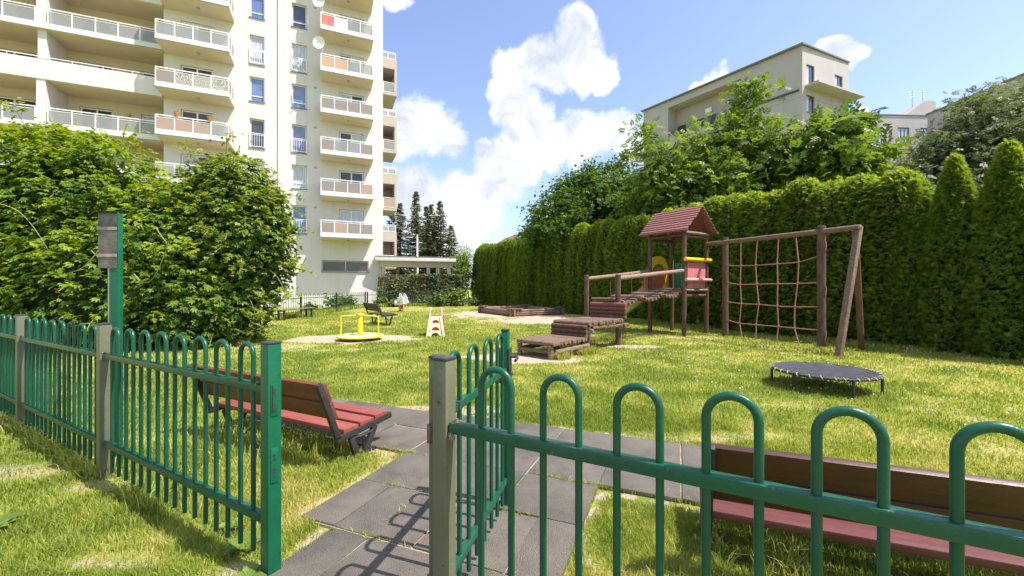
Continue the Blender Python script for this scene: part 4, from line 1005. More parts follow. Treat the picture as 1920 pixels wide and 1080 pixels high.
thicket('creeper_thicket', 'huge mound of glossy creeper leaves behind the left fence',
        [((-10.9,10.7,2.3),(2.1,1.6,2.9)),((-13.2,10.6,2.3),(2.4,1.6,3.0)),((-8.5,10.6,1.9),(1.6,1.5,2.1)),((-11.6,10.8,3.6),(2.4,1.3,1.75)),((-9.3,10.9,2.4),(1.4,1.3,1.6)),((-15.6,10.6,2.2),(2.2,1.6,3.1)),((-9.8,9.6,1.2),(2.4,.9,1.5)),((-12.6,9.6,1.1),(2.4,.9,1.5)),((-8.0,9.8,.9),(1.3,.9,1.2))],
        46000, 'palmate', M['creeper'], .125, .42,
        [arc((-11.0,8.9,3.2),(-9.7,8.7,2.2),.25), arc((-12.0,8.9,2.9),(-12.3,8.6,3.3),-.7), arc((-8.6,8.9,2.6),(-9.4,8.7,1.7),-.25), arc((-9.0,8.9,2.2),(-7.9,8.7,2.8),-.5), arc((-7.7,9.0,2.7),(-6.9,8.8,2.3),-.2), arc((-8.0,8.8,1.7),(-7.2,8.7,2.3),-.45), arc((-11.9,10.3,5.0),(-12.0,10.0,5.75),.1), arc((-9.6,10.2,4.7),(-9.1,10.0,5.05),.5)], 'climber')
thicket('arching_shrub', 'bright arching shrub with fine leaves in front of the tower wall',
        [((-7.2,10.9,2.5),(1.25,1.2,1.9)),((-7.25,10.9,3.75),(.95,.9,1.0)),((-6.65,10.7,2.55),(1.0,.9,1.25)),((-7.4,10.5,1.1),(1.15,.9,1.1)),((-6.5,10.8,3.3),(.65,.6,.75)),((-7.9,10.8,3.3),(.7,.8,.9))],
        21000, 'tuft', M['shrub'], .115, .50,
        [arc((-6.0,10.3,2.6),(-5.35,10.2,2.0),.3), arc((-6.1,10.4,3.0),(-5.55,10.3,2.7),.25), arc((-6.2,10.2,1.7),(-5.5,10.1,1.3),.3), arc((-7.3,10.6,4.7),(-7.2,10.5,5.1),.0), arc((-6.5,10.0,1.1),(-6.1,9.9,.75),.25), arc((-8.0,10.6,4.5),(-8.2,10.5,4.95),.0)], 'shrub', hang=.5)

# ------------------------------------------------------------------ flowering plants behind the far fence
for x, y, s, lab in ((-11.3,26.6,.8,'yellow-flowering shrub left of the second fence post by the tower'), (-11.2,28.4,.75,'yellow-green plant behind the fence left of the dark bench'), (-11.6,24.0,.45,'low dark plant against the tower wall behind the fence'), (-10.0,31.6,.55,'green plant at the corner of the far fence'),
                     (-5.6,31.2,.85,'leafy yellow-green plant by the far fence right of the spring rocker'), (-4.3,32.2,1.15,'tallest yellow-green plant before the far fence post'), (-2.9,32.6,.6,'low green plant beneath the far right bench'), (-8.7,30.6,.5,'small plant behind the spring rocker')):
    t = thing('border_plant', lab, 'plant', (x, y, 0), 0, 'border plants along the far fence'); n = int(520*s)
    P = rng.normal(size=(n,3))*[.38*s,.3*s,.30*s]+[0,0,.55*s]; P[:,2] = np.abs(P[:,2])
    V, F, T = scatter('tuft', P, rng.normal(size=(n,3))*.5+[0,-.3,1], rng.normal(size=(n,3))+[0,0,.2], rng.uniform(.10,.19,n), np.clip(rng.normal(.5,.27,n),0,1))
    link(bpy.data.objects.new('foliage', np_mesh('foliage', V, F, M['flower'], T)), t)
    q = MB()
    for k in range(6): limb(q, (rng.normal(0,.04),rng.normal(0,.04),0), rng.normal(size=3)*[.3*s,.25*s,.1]+[0,0,.8*s], .012, .005, .05, 4, 4)
    q.build('stems', M['bark'], t)

# ------------------------------------------------------------------ near fence, gate
HOOP = hoop_mesh('hoop', .122, .0118, 1.127, .075, M['green'], 12, 14)
HOOPG = hoop_mesh('hoop', .122, .0115, 1.127, .05, M['green'], 12, 14)
def post(mb_name, x, par, w=.062, d=.062, h=1.13, mat='khaki', cap=True):
    o = MB().box(x-w/2, x+w/2, -d/2, d/2, -.05, h).build('post', M[mat], par, bevel=.004)
    if cap: MB().box(x-w/2-.002, x+w/2+.002, -d/2-.002, d/2+.002, h+.001, h+.012).build('cap', M['cap'], o, bevel=.003)
    return o
def rails(par, x0, x1, zs, s=.040):
    for z in zs: MB().box(x0, x1, -s/2, s/2, z-s, z).build('rail', M['green'], par, bevel=.006)
def hoops(par, xs, me=HOOP):
    for x in xs:
        o = bpy.data.objects.new('hoop', me); link(o, par); o.location = (x, rng.normal(0,.0008), rng.normal(0,.0015)); o.rotation_euler = (0, 0, rng.normal(0,.01))
def bolts(par, pts):
    for x, y, z in pts: MB().tube([(x,y-.012,z),(x,y+.012,z)], .007, 6).build('bolt', M['rust'], par)
FA = R(150.5)                                          # left run: from the gate post away to the left
def left_fence():
    t = thing('hoop_top_fence', 'green hoop-top fence running off to the left of the open gate', 'fence', (-1.176, 2.03, 0), FA)
    gp = post('p', 0, t, .066, .066, 1.128, 'green_post')
    for s in (1, 2, 3): post('p', 2.1*s, t, .066, .07, 1.13)
    for s in range(3):
        o = 2.1*s; rails(t, o+.035, o+2.065, (.925, .285)); hoops(t, [o+.21+.24*k for k in range(8)])
        bolts(t, [(o+2.03, .024, .93), (o+.07, .024, .93), (o+2.03, .024, .29)])
    # lock plates with key and latch slots on the face turned to the opening
    for z, h in ((.86, .155), (.545, .17)):
        q = MB().box(-.0375, -.0335, -.014, .022, z-h/2, z+h/2).build('strike_plate', M['green_post'], gp, bevel=.0015)
        for dz, hh in ((.04, .030), (-.035, .040)): MB().box(-.0395, -.0376, -.001, .013, z+dz-hh/2, z+dz+hh/2).build('latch_slot', M['cap'], q)
    MB().tube([(-.040,.014,.93),(-.040,.016,.80)], .002, 5).build('weld_bead', M['iron'], gp)
left_fence()
FB = R(-29.5)
def right_fence():
    t = thing('hoop_top_fence', 'green hoop-top fence crossing the foreground to the right of the gate', 'fence', (-.253, 1.554, 0), FB)
    post('p', 0, t, .062, .062, 1.132)
    rails(t, .034, 2.25, (.908, .285)); hoops(t, [.227+.241*k for k in range(8)])
    post('p', 2.29, t)
    bolts(t, [(.05, .024, .90)])
    MB().tube([(.058,.0,.905),(.058,.0,.921)], [.010,.006], 8).build('bolt', M['rust'], t)
    MB().tube([(.03,-.005,.865),(.06,-.03,.86)], .012, 8).build('bolt', M['rust'], t)
    MB().tube([(.0,-.0315,.98),(.0,-.034,.98)], .006, 10).build('rivet_hole', M['cap'], t)
right_fence()
def gate():
    a = math.atan2(.97, .2437)
    t = thing('open_gate', 'open green hoop-top gate leaf swung inwards with a black latch', 'gate', (-.296, 1.632, 0), a)
    post('p', 0, t, .045, .045, 1.125); e = post('p', 1.045, t, .045, .045, 1.127, 'green_post')
    rails(t, .024, 1.021, (.898, .205), .036); hoops(t, [.184+.244*k for k in range(4)], HOOPG)
    lk = MB().box(1.012, 1.078, -.034, -.0235, .80, 1.02).build('lock_plate', M['cap'], t, bevel=.003)
    MB().tube([(1.05,-.034,.965),(1.05,-.075,.965),(1.02,-.085,.962),(.96,-.085,.955)], .009, 8).build('handle', M['cap'], lk, smooth=True)
    MB().tube([(1.05,-.034,.86),(1.05,-.05,.86)], .012, 8).build('lock_cylinder', M['rust'], lk)
    MB().box(1.012, 1.078, .0235, .034, .80, 1.02).build('lock_plate', M['cap'], t, bevel=.003)
    for z in (.84, .26):
        h = MB().tube([(-.034,.012,z-.035),(-.034,.012,z+.035)], .012, 10).build('hinge', M['rust'], t); MB().tube([(-.03,.012,z),(.0,.0,z)], .008, 8).build('hinge_bolt', M['rust'], h)
    MB().box(.19, .20, -.022, .022, .858, .902).build('cable_tie', M['cap'], t)
gate()

# ------------------------------------------------------------------ notice post
def notice():
    t = thing('notice_post', 'tall green post carrying a weathered metal notice holder behind the fence', 'sign post', (-3.11, 3.27, 0), R(2))
    MB().box(-.035, .035, -.02, .02, 0, 1.985).build('post', M['green_post'], t, bevel=.004)
    MB().box(-.047, -.0355, -.02, .012, 0, 1.6).build('edge_strip', M['steel'], t)
    p = MB().box(-.115, .022, -.026, -.0205, 1.555, 1.99).build('notice_panel', M['foil'], t)
    for z in (1.655, 1.865): MB().box(-.122, .026, -.031, -.0265, z-.012, z+.012).build('strap', M['tape'], p)
    MB().add([(-.14,-.09,1.985),(.03,-.06,1.992),(.03,.03,2.000),(-.12,.03,1.995),(-.14,-.09,1.989),(.03,-.06,1.996),(.03,.03,2.004),(-.12,.03,1.999)], [(0,3,2,1),(4,5,6,7),(0,1,5,4),(1,2,6,5),(2,3,7,6),(3,0,4,7)]).build('rain_cover', M['iron'], p)
notice()

# ------------------------------------------------------------------ benches
def bench(name, label, loc, rz, L, mat, back, seat_h=.42, group=None, frame='iron', planks=3):
    """x along the bench, +y the way the sitter faces"""
    t = thing(name, label, 'bench', loc, rz, group)
    pw = .152; gap = .016
    for k in range(planks):
        y = .02 + k*(pw+gap); z = seat_h + .012*k
        MB().box(.012, L-.012, y, y+pw, z-.04, z).build('seat_plank', M[mat], t, bevel=.006)
    ln = math.hypot(.17, .44); up = Vector((0, -.17, .44)).normalized(); nn = Vector((0, .44, .17)).normalized()
    o0 = Vector((0, -.03, seat_h+.02))
    for k in range(2):
        a = .085 + k*.162; c = o0 + up*(a + .075)
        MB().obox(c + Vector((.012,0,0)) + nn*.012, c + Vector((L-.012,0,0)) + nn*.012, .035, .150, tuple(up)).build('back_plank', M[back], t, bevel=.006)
    for x in (.0, L-.04):
        q = MB(); b0 = o0 + Vector((x+.0195,0,-.08)); q.obox(b0, b0+up*.500, .036, .045, (0,1,0))
        q.obox((x+.0195,-.05,seat_h-.066), (x+.0195,.55,seat_h-.022), .036, .05)
        f = q.build('end_frame', M[frame], t, bevel=.003)
        MB().obox((x+.0195,.10,seat_h-.09), (x+.0195,.16,0), .034, .05, (0,1,0)).obox((x+.0195,.36,seat_h-.06), (x+.0195,.24,0), .034, .05, (0,1,0)).box(x+.001, x+.038, .06, .36, -.02, .03).build('leg', M[frame], f, bevel=.003)
        MB().tube([(x+.0195,.13,seat_h-.1),(x+.0195,.22,.16),(x+.0195,.33,seat_h-.1)], .014, 6).build('scroll', M[frame], f, smooth=True)
    return t
eA = R(26.5)
# left bench: faces away from the camera
bench('park_bench', 'red plank bench with backrest beside the path left of the gate', (-2.95, 4.10, 0), -eA, 1.80, 'bench_red', 'back_red', .27)
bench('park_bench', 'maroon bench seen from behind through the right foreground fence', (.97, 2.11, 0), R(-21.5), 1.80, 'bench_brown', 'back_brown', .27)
bench('park_bench', 'dark wooden bench with backrest behind the yellow roundabout', (-5.75, 16.7, 0), R(-54.5), 1.74, 'dark_wood', 'dark_wood', .42)
def flat_bench(label, loc, rz, L, mat, lm='iron'):
    t = thing('backless_bench', label, 'bench', loc, rz)
    for k in range(3): MB().box(0, L, .13*k, .13*k+.118, .42, .46).build('seat_plank', M[mat], t, bevel=.005)
    for x in (.2, L-.28):
        f = MB().box(x, x+.08, .02, .36, .37, .419).build('support', M[lm], t)
        MB().box(x+.005, x+.075, .03, .09, -.02, .369).box(x+.005, x+.075, .29, .35, -.02, .369).build('leg', M[lm], f)
flat_bench('backless bench by the fence under the arching shrub', (-9.95, 20.3, 0), R(-96), 2.5, 'log_grey')
flat_bench('dark backless bench at the far fence near the hedge', (-4.35, 30.5, 0), R(14), 2.0, 'dark_wood')

# ------------------------------------------------------------------ roundabout
def roundabout():
    t = thing('roundabout', 'small yellow roundabout with a central column on worn sand', 'roundabout', (-4.1, 11.25, 0), 0)
    def disc(z0, z1, r, n=36): return MB().prism([(r*math.cos(2*math.pi*i/n), r*math.sin(2*math.pi*i/n)) for i in range(n)], z0, z1)
    disc(.10, .125, .56).build('deck', M['plate'], t, bevel=.004)
    MB().tube([(.575*math.cos(2*math.pi*i/40), .575*math.sin(2*math.pi*i/40), .105) for i in range(40)], .03, 8, closed=True).build('rim', M['lemon'], t, smooth=True)
    MB().tube([(0,0,.0),(0,0,.70),(0,0,.72)], [.075,.075,.06], 18).build('column', M['lemon'], t, smooth=True)
    disc(.66, .705, .10, 20).build('hub', M['lemon'], t, bevel=.006)
    for a in (R(178), R(-12), R(107)):
        c, s = math.cos(a), math.sin(a)
        MB().tube([(.05*c,.05*s,.665),(.30*c,.30*s,.650),(.50*c,.50*s,.635),(.525*c,.525*s,.622),(.535*c,.535*s,.60),(.535*c,.535*s,.105)], .0175, 10).build('handrail', M['lemon'], t, smooth=True)
roundabout()

# ------------------------------------------------------------------ toddler slide
def toddler_slide():
    t = thing('toddler_slide', 'small cream and red toddler slide seen from its ladder end', 'toy slide', (-2.2, 11.95, 0), R(7))
    # ladder plate: leaning, with two half-moon step holes
    def hole(cz, r): return [(r*math.cos(a), cz + r*.9*math.sin(a)) for a in np.linspace(math.pi, 0, 9)]
    lean = lambda p: (p[0], p[1] + .16*p[2], p[2])
    rows = [(0.0,.27),(.10,.255),(.16,.245),(.28,.225),(.36,.21),(.48,.195),(.58,.18)]
    q = MB()
    def strip(z0, z1, w0, w1, x0=None, x1=None):
        a0 = -w0 if x0 is None else x0; a1 = w0 if x1 is None else x1; b0 = -w1 if x0 is None else x0; b1 = w1 if x1 is None else x1
        vs = [(a0,0,z0),(a1,0,z0),(b1,0,z1),(b0,0,z1),(a0,.05,z0),(a1,.05,z0),(b1,.05,z1),(b0,.05,z1)]
        q.add([lean(v) for v in vs], [(0,1,2,3),(7,6,5,4),(0,4,5,1),(1,5,6,2),(2,6,7,3),(3,7,4,0)])
    wof = lambda z: .27 - .155*z
    # side stiles and treads
    for sgn in (-1, 1):
        vs = []
        for z in (0, .58): 
            o = wof(z); vs += [(sgn*o,-.02,z),(sgn*(o-.07),-.02,z),(sgn*(o-.07),.07,z),(sgn*o,.07,z)]
        q.add([lean(v) for v in vs], [(0,1,2,3),(7,6,5,4),(0,4,5,1),(1,5,6,2),(2,6,7,3),(3,7,4,0)])
    def arch_plate(z0, z1, zc, r):
        w = wof((z0+z1)/2) - .072; pts = hole(zc, r); m = len(pts)
        outer = [(-w,z0)] + [(-w,z1),(w,z1),(w,z0)]
        vs = []; fs = []
        top = [(-w + 2*w*i/(m-1), z1) for i in range(m)]
        for y in (0,.045): vs += [(x,y,z) for x, z in pts] + [(x,y,z) for x, z in top]
        for i in range(m-1): fs += [(i,i+1,m+i+1,m+i), (2*m+i,2*m+m+i,2*m+m+i+1,2*m+i+1), (i,2*m+i,2*m+i+1,i+1)]
        fs += [(0,m,2*m+m,2*m)]
        b = len(vs)
        for s_ in (-1, 1): vs += [(s_*r,0,zc),(s_*w,0,zc),(s_*w,0,z1),(s_*r,.045,zc),(s_*w,.045,zc)]
        q.add([lean(v) for v in vs], fs + [(b,b+1,m),(b+5,b+6,2*m-1)])
        if zc > z0: strip(z0, zc, w, w)
    arch_plate(.0, .14, .0, .12); arch_plate(.14, .36, .17, .115); arch_plate(.36, .575, .385, .10)
    q.build('ladder', M['cream_plastic'], t, bevel=.006)
    MB().add([lean(v) for v in ((-.18,.07,.13),(.18,.07,.13),(.15,.07,.56),(-.15,.07,.56),(-.18,.10,.13),(.18,.10,.13),(.15,.10,.56),(-.15,.10,.56))], [(0,1,2,3),(7,6,5,4),(0,4,5,1),(1,5,6,2),(2,6,7,3),(3,7,4,0)]).build('back_panel', M['red_plastic'], t)
    for s in (-1, 1):
        MB().tube([lean((s*.175,.03,.55)), lean((s*.165,.05,.70)), lean((s*.16,.07,.80)), lean((s*.155,.2,.82))], [.03,.028,.026,.024], 10).build('handle', M['pinkbar'], t, smooth=True)
        MB().tube([lean((s*.16,.07,.795)), lean((s*.16,.07,.83))], [.032,.026], 10).build('handle_cap', M['cream_plastic'], t, smooth=True)
    ch = MB(); prof = [(.20,.56),(.42,.54),(.70,.40),(1.0,.22),(1.25,.10),(1.5,.07)]
    for (y0,z0),(y1,z1) in zip(prof[:-1], prof[1:]):
        ch.add([(-.17,y0,z0),(.17,y0,z0),(.17,y1,z1),(-.17,y1,z1),(-.17,y0,z0-.03),(.17,y0,z0-.03),(.17,y1,z1-.03),(-.17,y1,z1-.03)], [(0,1,2,3),(7,6,5,4),(0,4,5,1),(1,5,6,2),(2,6,7,3),(3,7,4,0)])
        for s in (-1, 1):
            ch.add([(s*.17,y0,z0-.05),(s*.21,y0,z0-.05),(s*.21,y0,z0+.09),(s*.17,y0,z0+.09),(s*.17,y1,z1-.05),(s*.21,y1,z1-.05),(s*.21,y1,z1+.09),(s*.17,y1,z1+.09)], [(0,1,2,3),(7,6,5,4),(0,4,5,1),(1,5,6,2),(2,6,7,3),(3,7,4,0)])
    ch.build('chute', M['red_plastic'], t)
    MB().add([(.165,.30,.0),(.23,.30,.0),(.20,.30,.50),(.165,.30,.50),(.165,.52,.0),(.23,.50,.0),(.20,.40,.50),(.165,.40,.50)], [(0,1,2,3),(7,6,5,4),(0,4,5,1),(1,5,6,2),(2,6,7,3),(3,7,4,0)]).build('leg', M['red_plastic'], t, bevel=.01)
    MB().add([(-.165,.30,.0),(-.23,.30,.0),(-.20,.30,.50),(-.165,.30,.50),(-.165,.52,.0),(-.23,.50,.0),(-.20,.40,.50),(-.165,.40,.50)], [(0,1,2,3),(7,6,5,4),(0,4,5,1),(1,5,6,2),(2,6,7,3),(3,7,4,0)]).build('leg', M['red_plastic'], t, bevel=.01)
toddler_slide()

# ------------------------------------------------------------------ spring rocker
def rocker():
    t = thing('spring_rocker', 'white spring rocker on a red coil spring near the far fence', 'spring rocker', (-6.62, 24.8, 0), R(-35))
    pts = [(.12*math.cos(a), .12*math.sin(a), .02 + .44*a/(2*math.pi*5.5)) for a in np.linspace(0, 2*math.pi*5.5, 90)]
    MB().tube(pts, .026, 7).build('spring', M['orange'], t, smooth=True)
    MB().prism([(.2*math.cos(a), .2*math.sin(a)) for a in np.linspace(0, 2*math.pi, 14)[:-1]], 0, .03).build('base_plate', M['rust'], t)
    MB().box(-.30, .30, -.14, .14, .46, .50).build('seat', M['white_plastic'], t, bevel=.01)
    for s in (-1, 1):
        poly = [(-.42,.50),(-.34,.40),(.30,.40),(.42,.55),(.36,.80),(.22,1.02),(.08,1.10),(.02,.98),(-.02,.80),(-.16,.72),(-.36,.68)]
        MB().plate(poly, s*.16-.012, s*.16+.012).build('side_panel', M['white_plastic'], t)
    MB().tube([(.12,-.38,.82),(.12,.38,.82)], .02, 8).build('hand_grip', M['white_plastic'], t); MB().tube([(.05,-.46,.56),(.05,.46,.56)], .025, 8).build('foot_bar', M['iron'], t)
    for s in (-1, 1): MB().tube([(.05,s*.40,.56),(.05,s*.50,.56)], [.07,.08], 10).build('foot_rest', M['white_plastic'], t)
rocker()

# ------------------------------------------------------------------ trampoline
def trampoline():
    t = thing('trampoline', 'small round black trampoline on short legs on the right lawn', 'trampoline', (4.38, 5.85, 0), R(12))
    r = .62; z = .25; n = 64
    MB().tube([(r*math.cos(2*math.pi*i/n), r*math.sin(2*math.pi*i/n), z-.012) for i in range(n)], .0165, 9, closed=True).build('frame', M['iron'], t, smooth=True)
    mb = MB(); vs = [(0,0,z-.028)]; fs = []; rings = (.25,.5,.75,.9,1.0)
    for q in rings:
        for i in range(n):
            a = 2*math.pi*i/n; rr = r*q*.975; wob = .010*math.sin(9*a+1)*max(0, q-.6)*2.5 + .006*math.sin(23*a)*max(0,q-.7)*3
            vs.append((rr*math.cos(a)*(1 + wob*.4), rr*math.sin(a)*(1+wob*.4), z-.028+.034*q**4 + wob))
    for i in range(n): fs.append((0,1+i,1+(i+1) % n))
    for j in range(len(rings)-1):
        for i in range(n): fs.append((1+j*n+i, 1+(j+1)*n+i, 1+(j+1)*n+(i+1) % n, 1+j*n+(i+1) % n))
    mb.add(vs, fs).build('mat', M['mat'], t, smooth=True)
    for i in range(30):
        a = 2*math.pi*(i+.3*rng.random())/30; b = a + .055; c, s = math.cos(a), math.sin(a); c2, s2 = math.cos(b), math.sin(b)
        MB().tube([(r*.955*c, r*.955*s, z+.010), (r*1.0*c, r*1.0*s, z+.014), (r*1.035*(c+c2)/2, r*1.035*(s+s2)/2, z-.010), (r*1.0*c2, r*1.0*s2, z-.034)], .0065, 6).build('cord', M['cord'], t, smooth=True)
    for k in range(6):
        a = 2*math.pi*k/6 + .18; c, s = math.cos(a), math.sin(a)
        l = MB().tube([(r*c, r*s, z-.02), (r*c, r*s, -.015)], .017, 9).build('leg', M['iron'], t, smooth=True)
        MB().tube([(r*c, r*s, .04), (r*c, r*s, -.018)], .021, 9).build('foot_cap', M['cap'], l, smooth=True)
trampoline()

# ------------------------------------------------------------------ log play equipment
def vlog(name, mat, par, x, y, z0, z1, r=.06, n=12):
    return MB().tube([(x,y,z0),(x,y,z1-.012),(x,y,z1)], [r,r,r*.82], n).build(name, M[mat], par, smooth=True)
def hlog(name, mat, par, p, q, r=.045, n=10):
    p = Vector(p); q = Vector(q); d = (q-p).normalized()
    w = rng.normal(0,.004)
    return MB().tube([p, p+d*.008, (p+q)/2+Vector((0,0,w)), q-d*.008, q], [r*.8,r,r*1.02,r,r*.8], n).build(name, M[mat], par, smooth=True)
SA = R(46)
def log_steps():
    L = Vector((.757, 8.09, 0)); W = .88
    t = thing('log_step', 'lower weathered log step platform on short legs at the lawn edge', 'play platform', L, SA)
    n = 13; D = 1.16
    for k in range(n): hlog('deck_log', 'log_grey', t, (.045+D*k/n, -.06+rng.normal(0,.02), .30), (.045+D*k/n, W+.06+rng.normal(0,.02), .30), .046)
    for x, y in ((.03,.03),(.03,W-.03),(D-.02,.03),(D-.02,W-.03)): vlog('leg', 'log_grey', t, x, y, -.03, .27, .055)
    hlog('brace', 'log_grey', t, (.03,.0,.14), (.03,W,.14), .04); hlog('brace', 'log_grey', t, (.12,-.02,.13), (D+.1,-.02,.16), .05); hlog('brace', 'log_grey', t, (.12,W+.02,.13), (D+.1,W+.02,.16), .05)
    t2 = thing('log_step', 'upper weathered log step platform leading to the rope bridge posts', 'play platform', L + Vector((math.cos(SA)*1.2, math.sin(SA)*1.2, 0)), SA)
    n = 15; D2 = 1.50
    for k in range(3): hlog('riser_log', 'log', t2, (.0,-.03,.36+.095*k), (.0,W+.05,.36+.095*k), .05)
    for k in range(n): hlog('deck_log', 'log_grey', t2, (.06+D2*k/n, -.07+rng.normal(0,.02), .625), (.06+D2*k/n, W+.05+rng.normal(0,.02), .625), .048)
    for y in (.02, W-.02): vlog('leg', 'log', t2, .11, y, -.03, .62, .055)
    for y in (-.02, W): hlog('brace', 'log', t2, (.2,y,.52), (D2+.28,y,.50), .05)
    for k in range(4): hlog('riser_log', 'log_red' if k > 1 else 'log', t2, (D2+.06,-.10,.70+.098*k), (D2+.06,W+.02,.70+.098*k), .052)
    hlog('brace', 'log_grey', t2, (.19,-.06,.46), (.19,.10,.46), .05); hlog('brace', 'log_grey', t2, (D2+.02,-.12,.50), (D2+.02,.05,.50), .055)
log_steps()
S1 = Vector((2.61,10.23,0)); S2 = Vector((1.95,10.87,0)); T1 = Vector((5.02,12.13,0)); PA = R(33.7)
pu = Vector((math.cos(PA), math.sin(PA), 0)); qu = Vector((-math.sin(PA), math.cos(PA), 0))
TW, TD = 1.12, 1.20
T2 = T1+pu*TW; T3 = T1+qu*TD; T4 = T3+pu*TW
def bridge():
    t = thing('log_bridge', 'sagging log bridge with two handrails rising to the play tower', 'play bridge', S1, 0)
    vlog('post', 'log', t, 0, 0, -.03, 1.74, .068); d = S2-S1; vlog('post', 'log', t, d.x, d.y, -.03, 1.74, .066)
    a1 = T1-S1; a3 = T3-S1
    hlog('handrail', 'beam', t, (.03,.02,1.64), (a1.x-.05,a1.y-.03,1.90), .058); hlog('handrail', 'beam', t, (d.x+.03,d.y+.02,1.64), (a3.x-.05,a3.y-.03,1.92), .055)
    N = 3; m = 7
    for s in range(N):
        for k in range(m):
            f = (s + (k+.5)/m)/N; w = (k+.5)/m; sag = -.15*math.sin(math.pi*w); z = 1.10 + .20*f + sag + .03
            p = a1*(f*.965+.02) + Vector((0,0,z)); q = d + (a3-d)*(f*.965+.02) + Vector((0,0,z+.01))
            e = (q-p).normalized(); hlog('deck_log', 'log_grey', t, p + e*(.03+rng.normal(0,.015)), q - e*.06, .044)
    for f in (1/3, 2/3):
        for A, B in ((Vector((0,0,0)), a1), (d, a3)):
            b = A + (B-A)*f; MB().tube([b+Vector((0,0,1.68+.24*f)), b+Vector((0,0,1.15+.2*f))], .006, 5).build('chain', M['rust'], t)
bridge()
def play_tower():
    t = thing('play_tower', 'wooden play tower with red slatted gable roof and coloured panels', 'play tower', T1, PA)
    W, D = TW, TD; ev = 3.08
    for x, y in ((0,0),(W,0),(0,D),(W,D)): vlog('post', 'log', t, x, y, -.03, ev, .066)
    for k in range(12): hlog('deck_log', 'log', t, (-.0+.06, .08+.095*k, 1.28), (W-.06, .08+.095*k, 1.28), .045)
    for k in range(2): hlog('edge_log', 'log_grey' if k else 'log', t, (.0,.07,1.22+.13*k), (.0,D-.07,1.22+.13*k), .05)
    for y in (0, D): hlog('bearer', 'log', t, (.07,y,1.18), (W-.07,y,1.18), .05); hlog('tie_beam', 'log', t, (.07,y,2.92), (W-.07,y,2.92), .05)
    for x in (0, W): hlog('wall_plate', 'log', t, (x,-.02,3.02), (x,D+.02,3.02), .05) if False else hlog('wall_plate', 'log', t, (x,.07,2.96), (x,D-.07,2.96), .052)
    # roof: ridge along y
    rid, e, oh, ns = 3.80, 3.06, .24, 9; hx = W/2+.20; rf = None
    for s in (-1, 1):
        for k in range(ns):
            f0 = k/ns; f1 = (k+1)/ns+.02
            x0 = W/2+s*hx*(1-f0); x1 = W/2+s*hx*(1-f1); z0 = e+(rid-e)*f0+.040; z1 = e+(rid-e)*f1
            a, b = -oh+rng.normal(0,.012), D+oh+rng.normal(0,.012); th = .028
            MB().add([(x0,a,z0),(x0,b,z0),(x1,b,z1),(x1,a,z1),(x0,a,z0+th),(x0,b,z0+th),(x1,b,z1+th),(x1,a,z1+th)], [(0,1,2,3),(7,6,5,4),(0,4,5,1),(1,5,6,2),(2,6,7,3),(3,7,4,0)]).build('roof_slat', M['roof_red'], t, bevel=.005)
        hlog('eave_log', 'log_red', t, (W/2+s*(hx+.01),-oh-.02,e+.0), (W/2+s*(hx+.01),D+oh+.02,e+.0), .035)
        for y in (-.05, D+.05): MB().obox((W/2+s*hx*.97,y,e-.015), (W/2+s*.03,y,rid-.035), .05, .05).build('rafter', M['log_red'], t)
    for y in (D+.02,): MB().plate([(W*.22,3.14),(W*.78,3.14),(W/2,3.66)], y-.012, y+.012).build('gable_board', M['red_plastic'] if y < 0 else M['log_red'], t)
    hlog('collar_beam', 'beam', t, (-.02,-.05,3.02), (W+.02,-.05,3.02), .045)
    # right side: pink boards between the near posts
    for k in range(8): x = .12+.113*k; MB().box(x, x+.107, -.035, -.012, 1.40, 2.16).build('pink_board', M['pink'], t, bevel=.004)
    hlog('top_bar', 'yellow', t, (-.09,-.09,2.24), (W+.09,-.09,2.24), .058); hlog('lower_bar', 'pinkbar', t, (-.07,-.10,1.64), (W+.09,-.10,1.64), .05); hlog('toe_bar', 'beam', t, (.02,-.05,1.34), (W-.02,-.05,1.34), .035)
    # far side towards the hedge: green boards
    for k in range(8): y = .12+.122*k; MB().box(W-.01, W+.012, y, y+.105, 1.36, 2.2).build('green_board', M['slide_green'], t, bevel=.004)
play_tower()
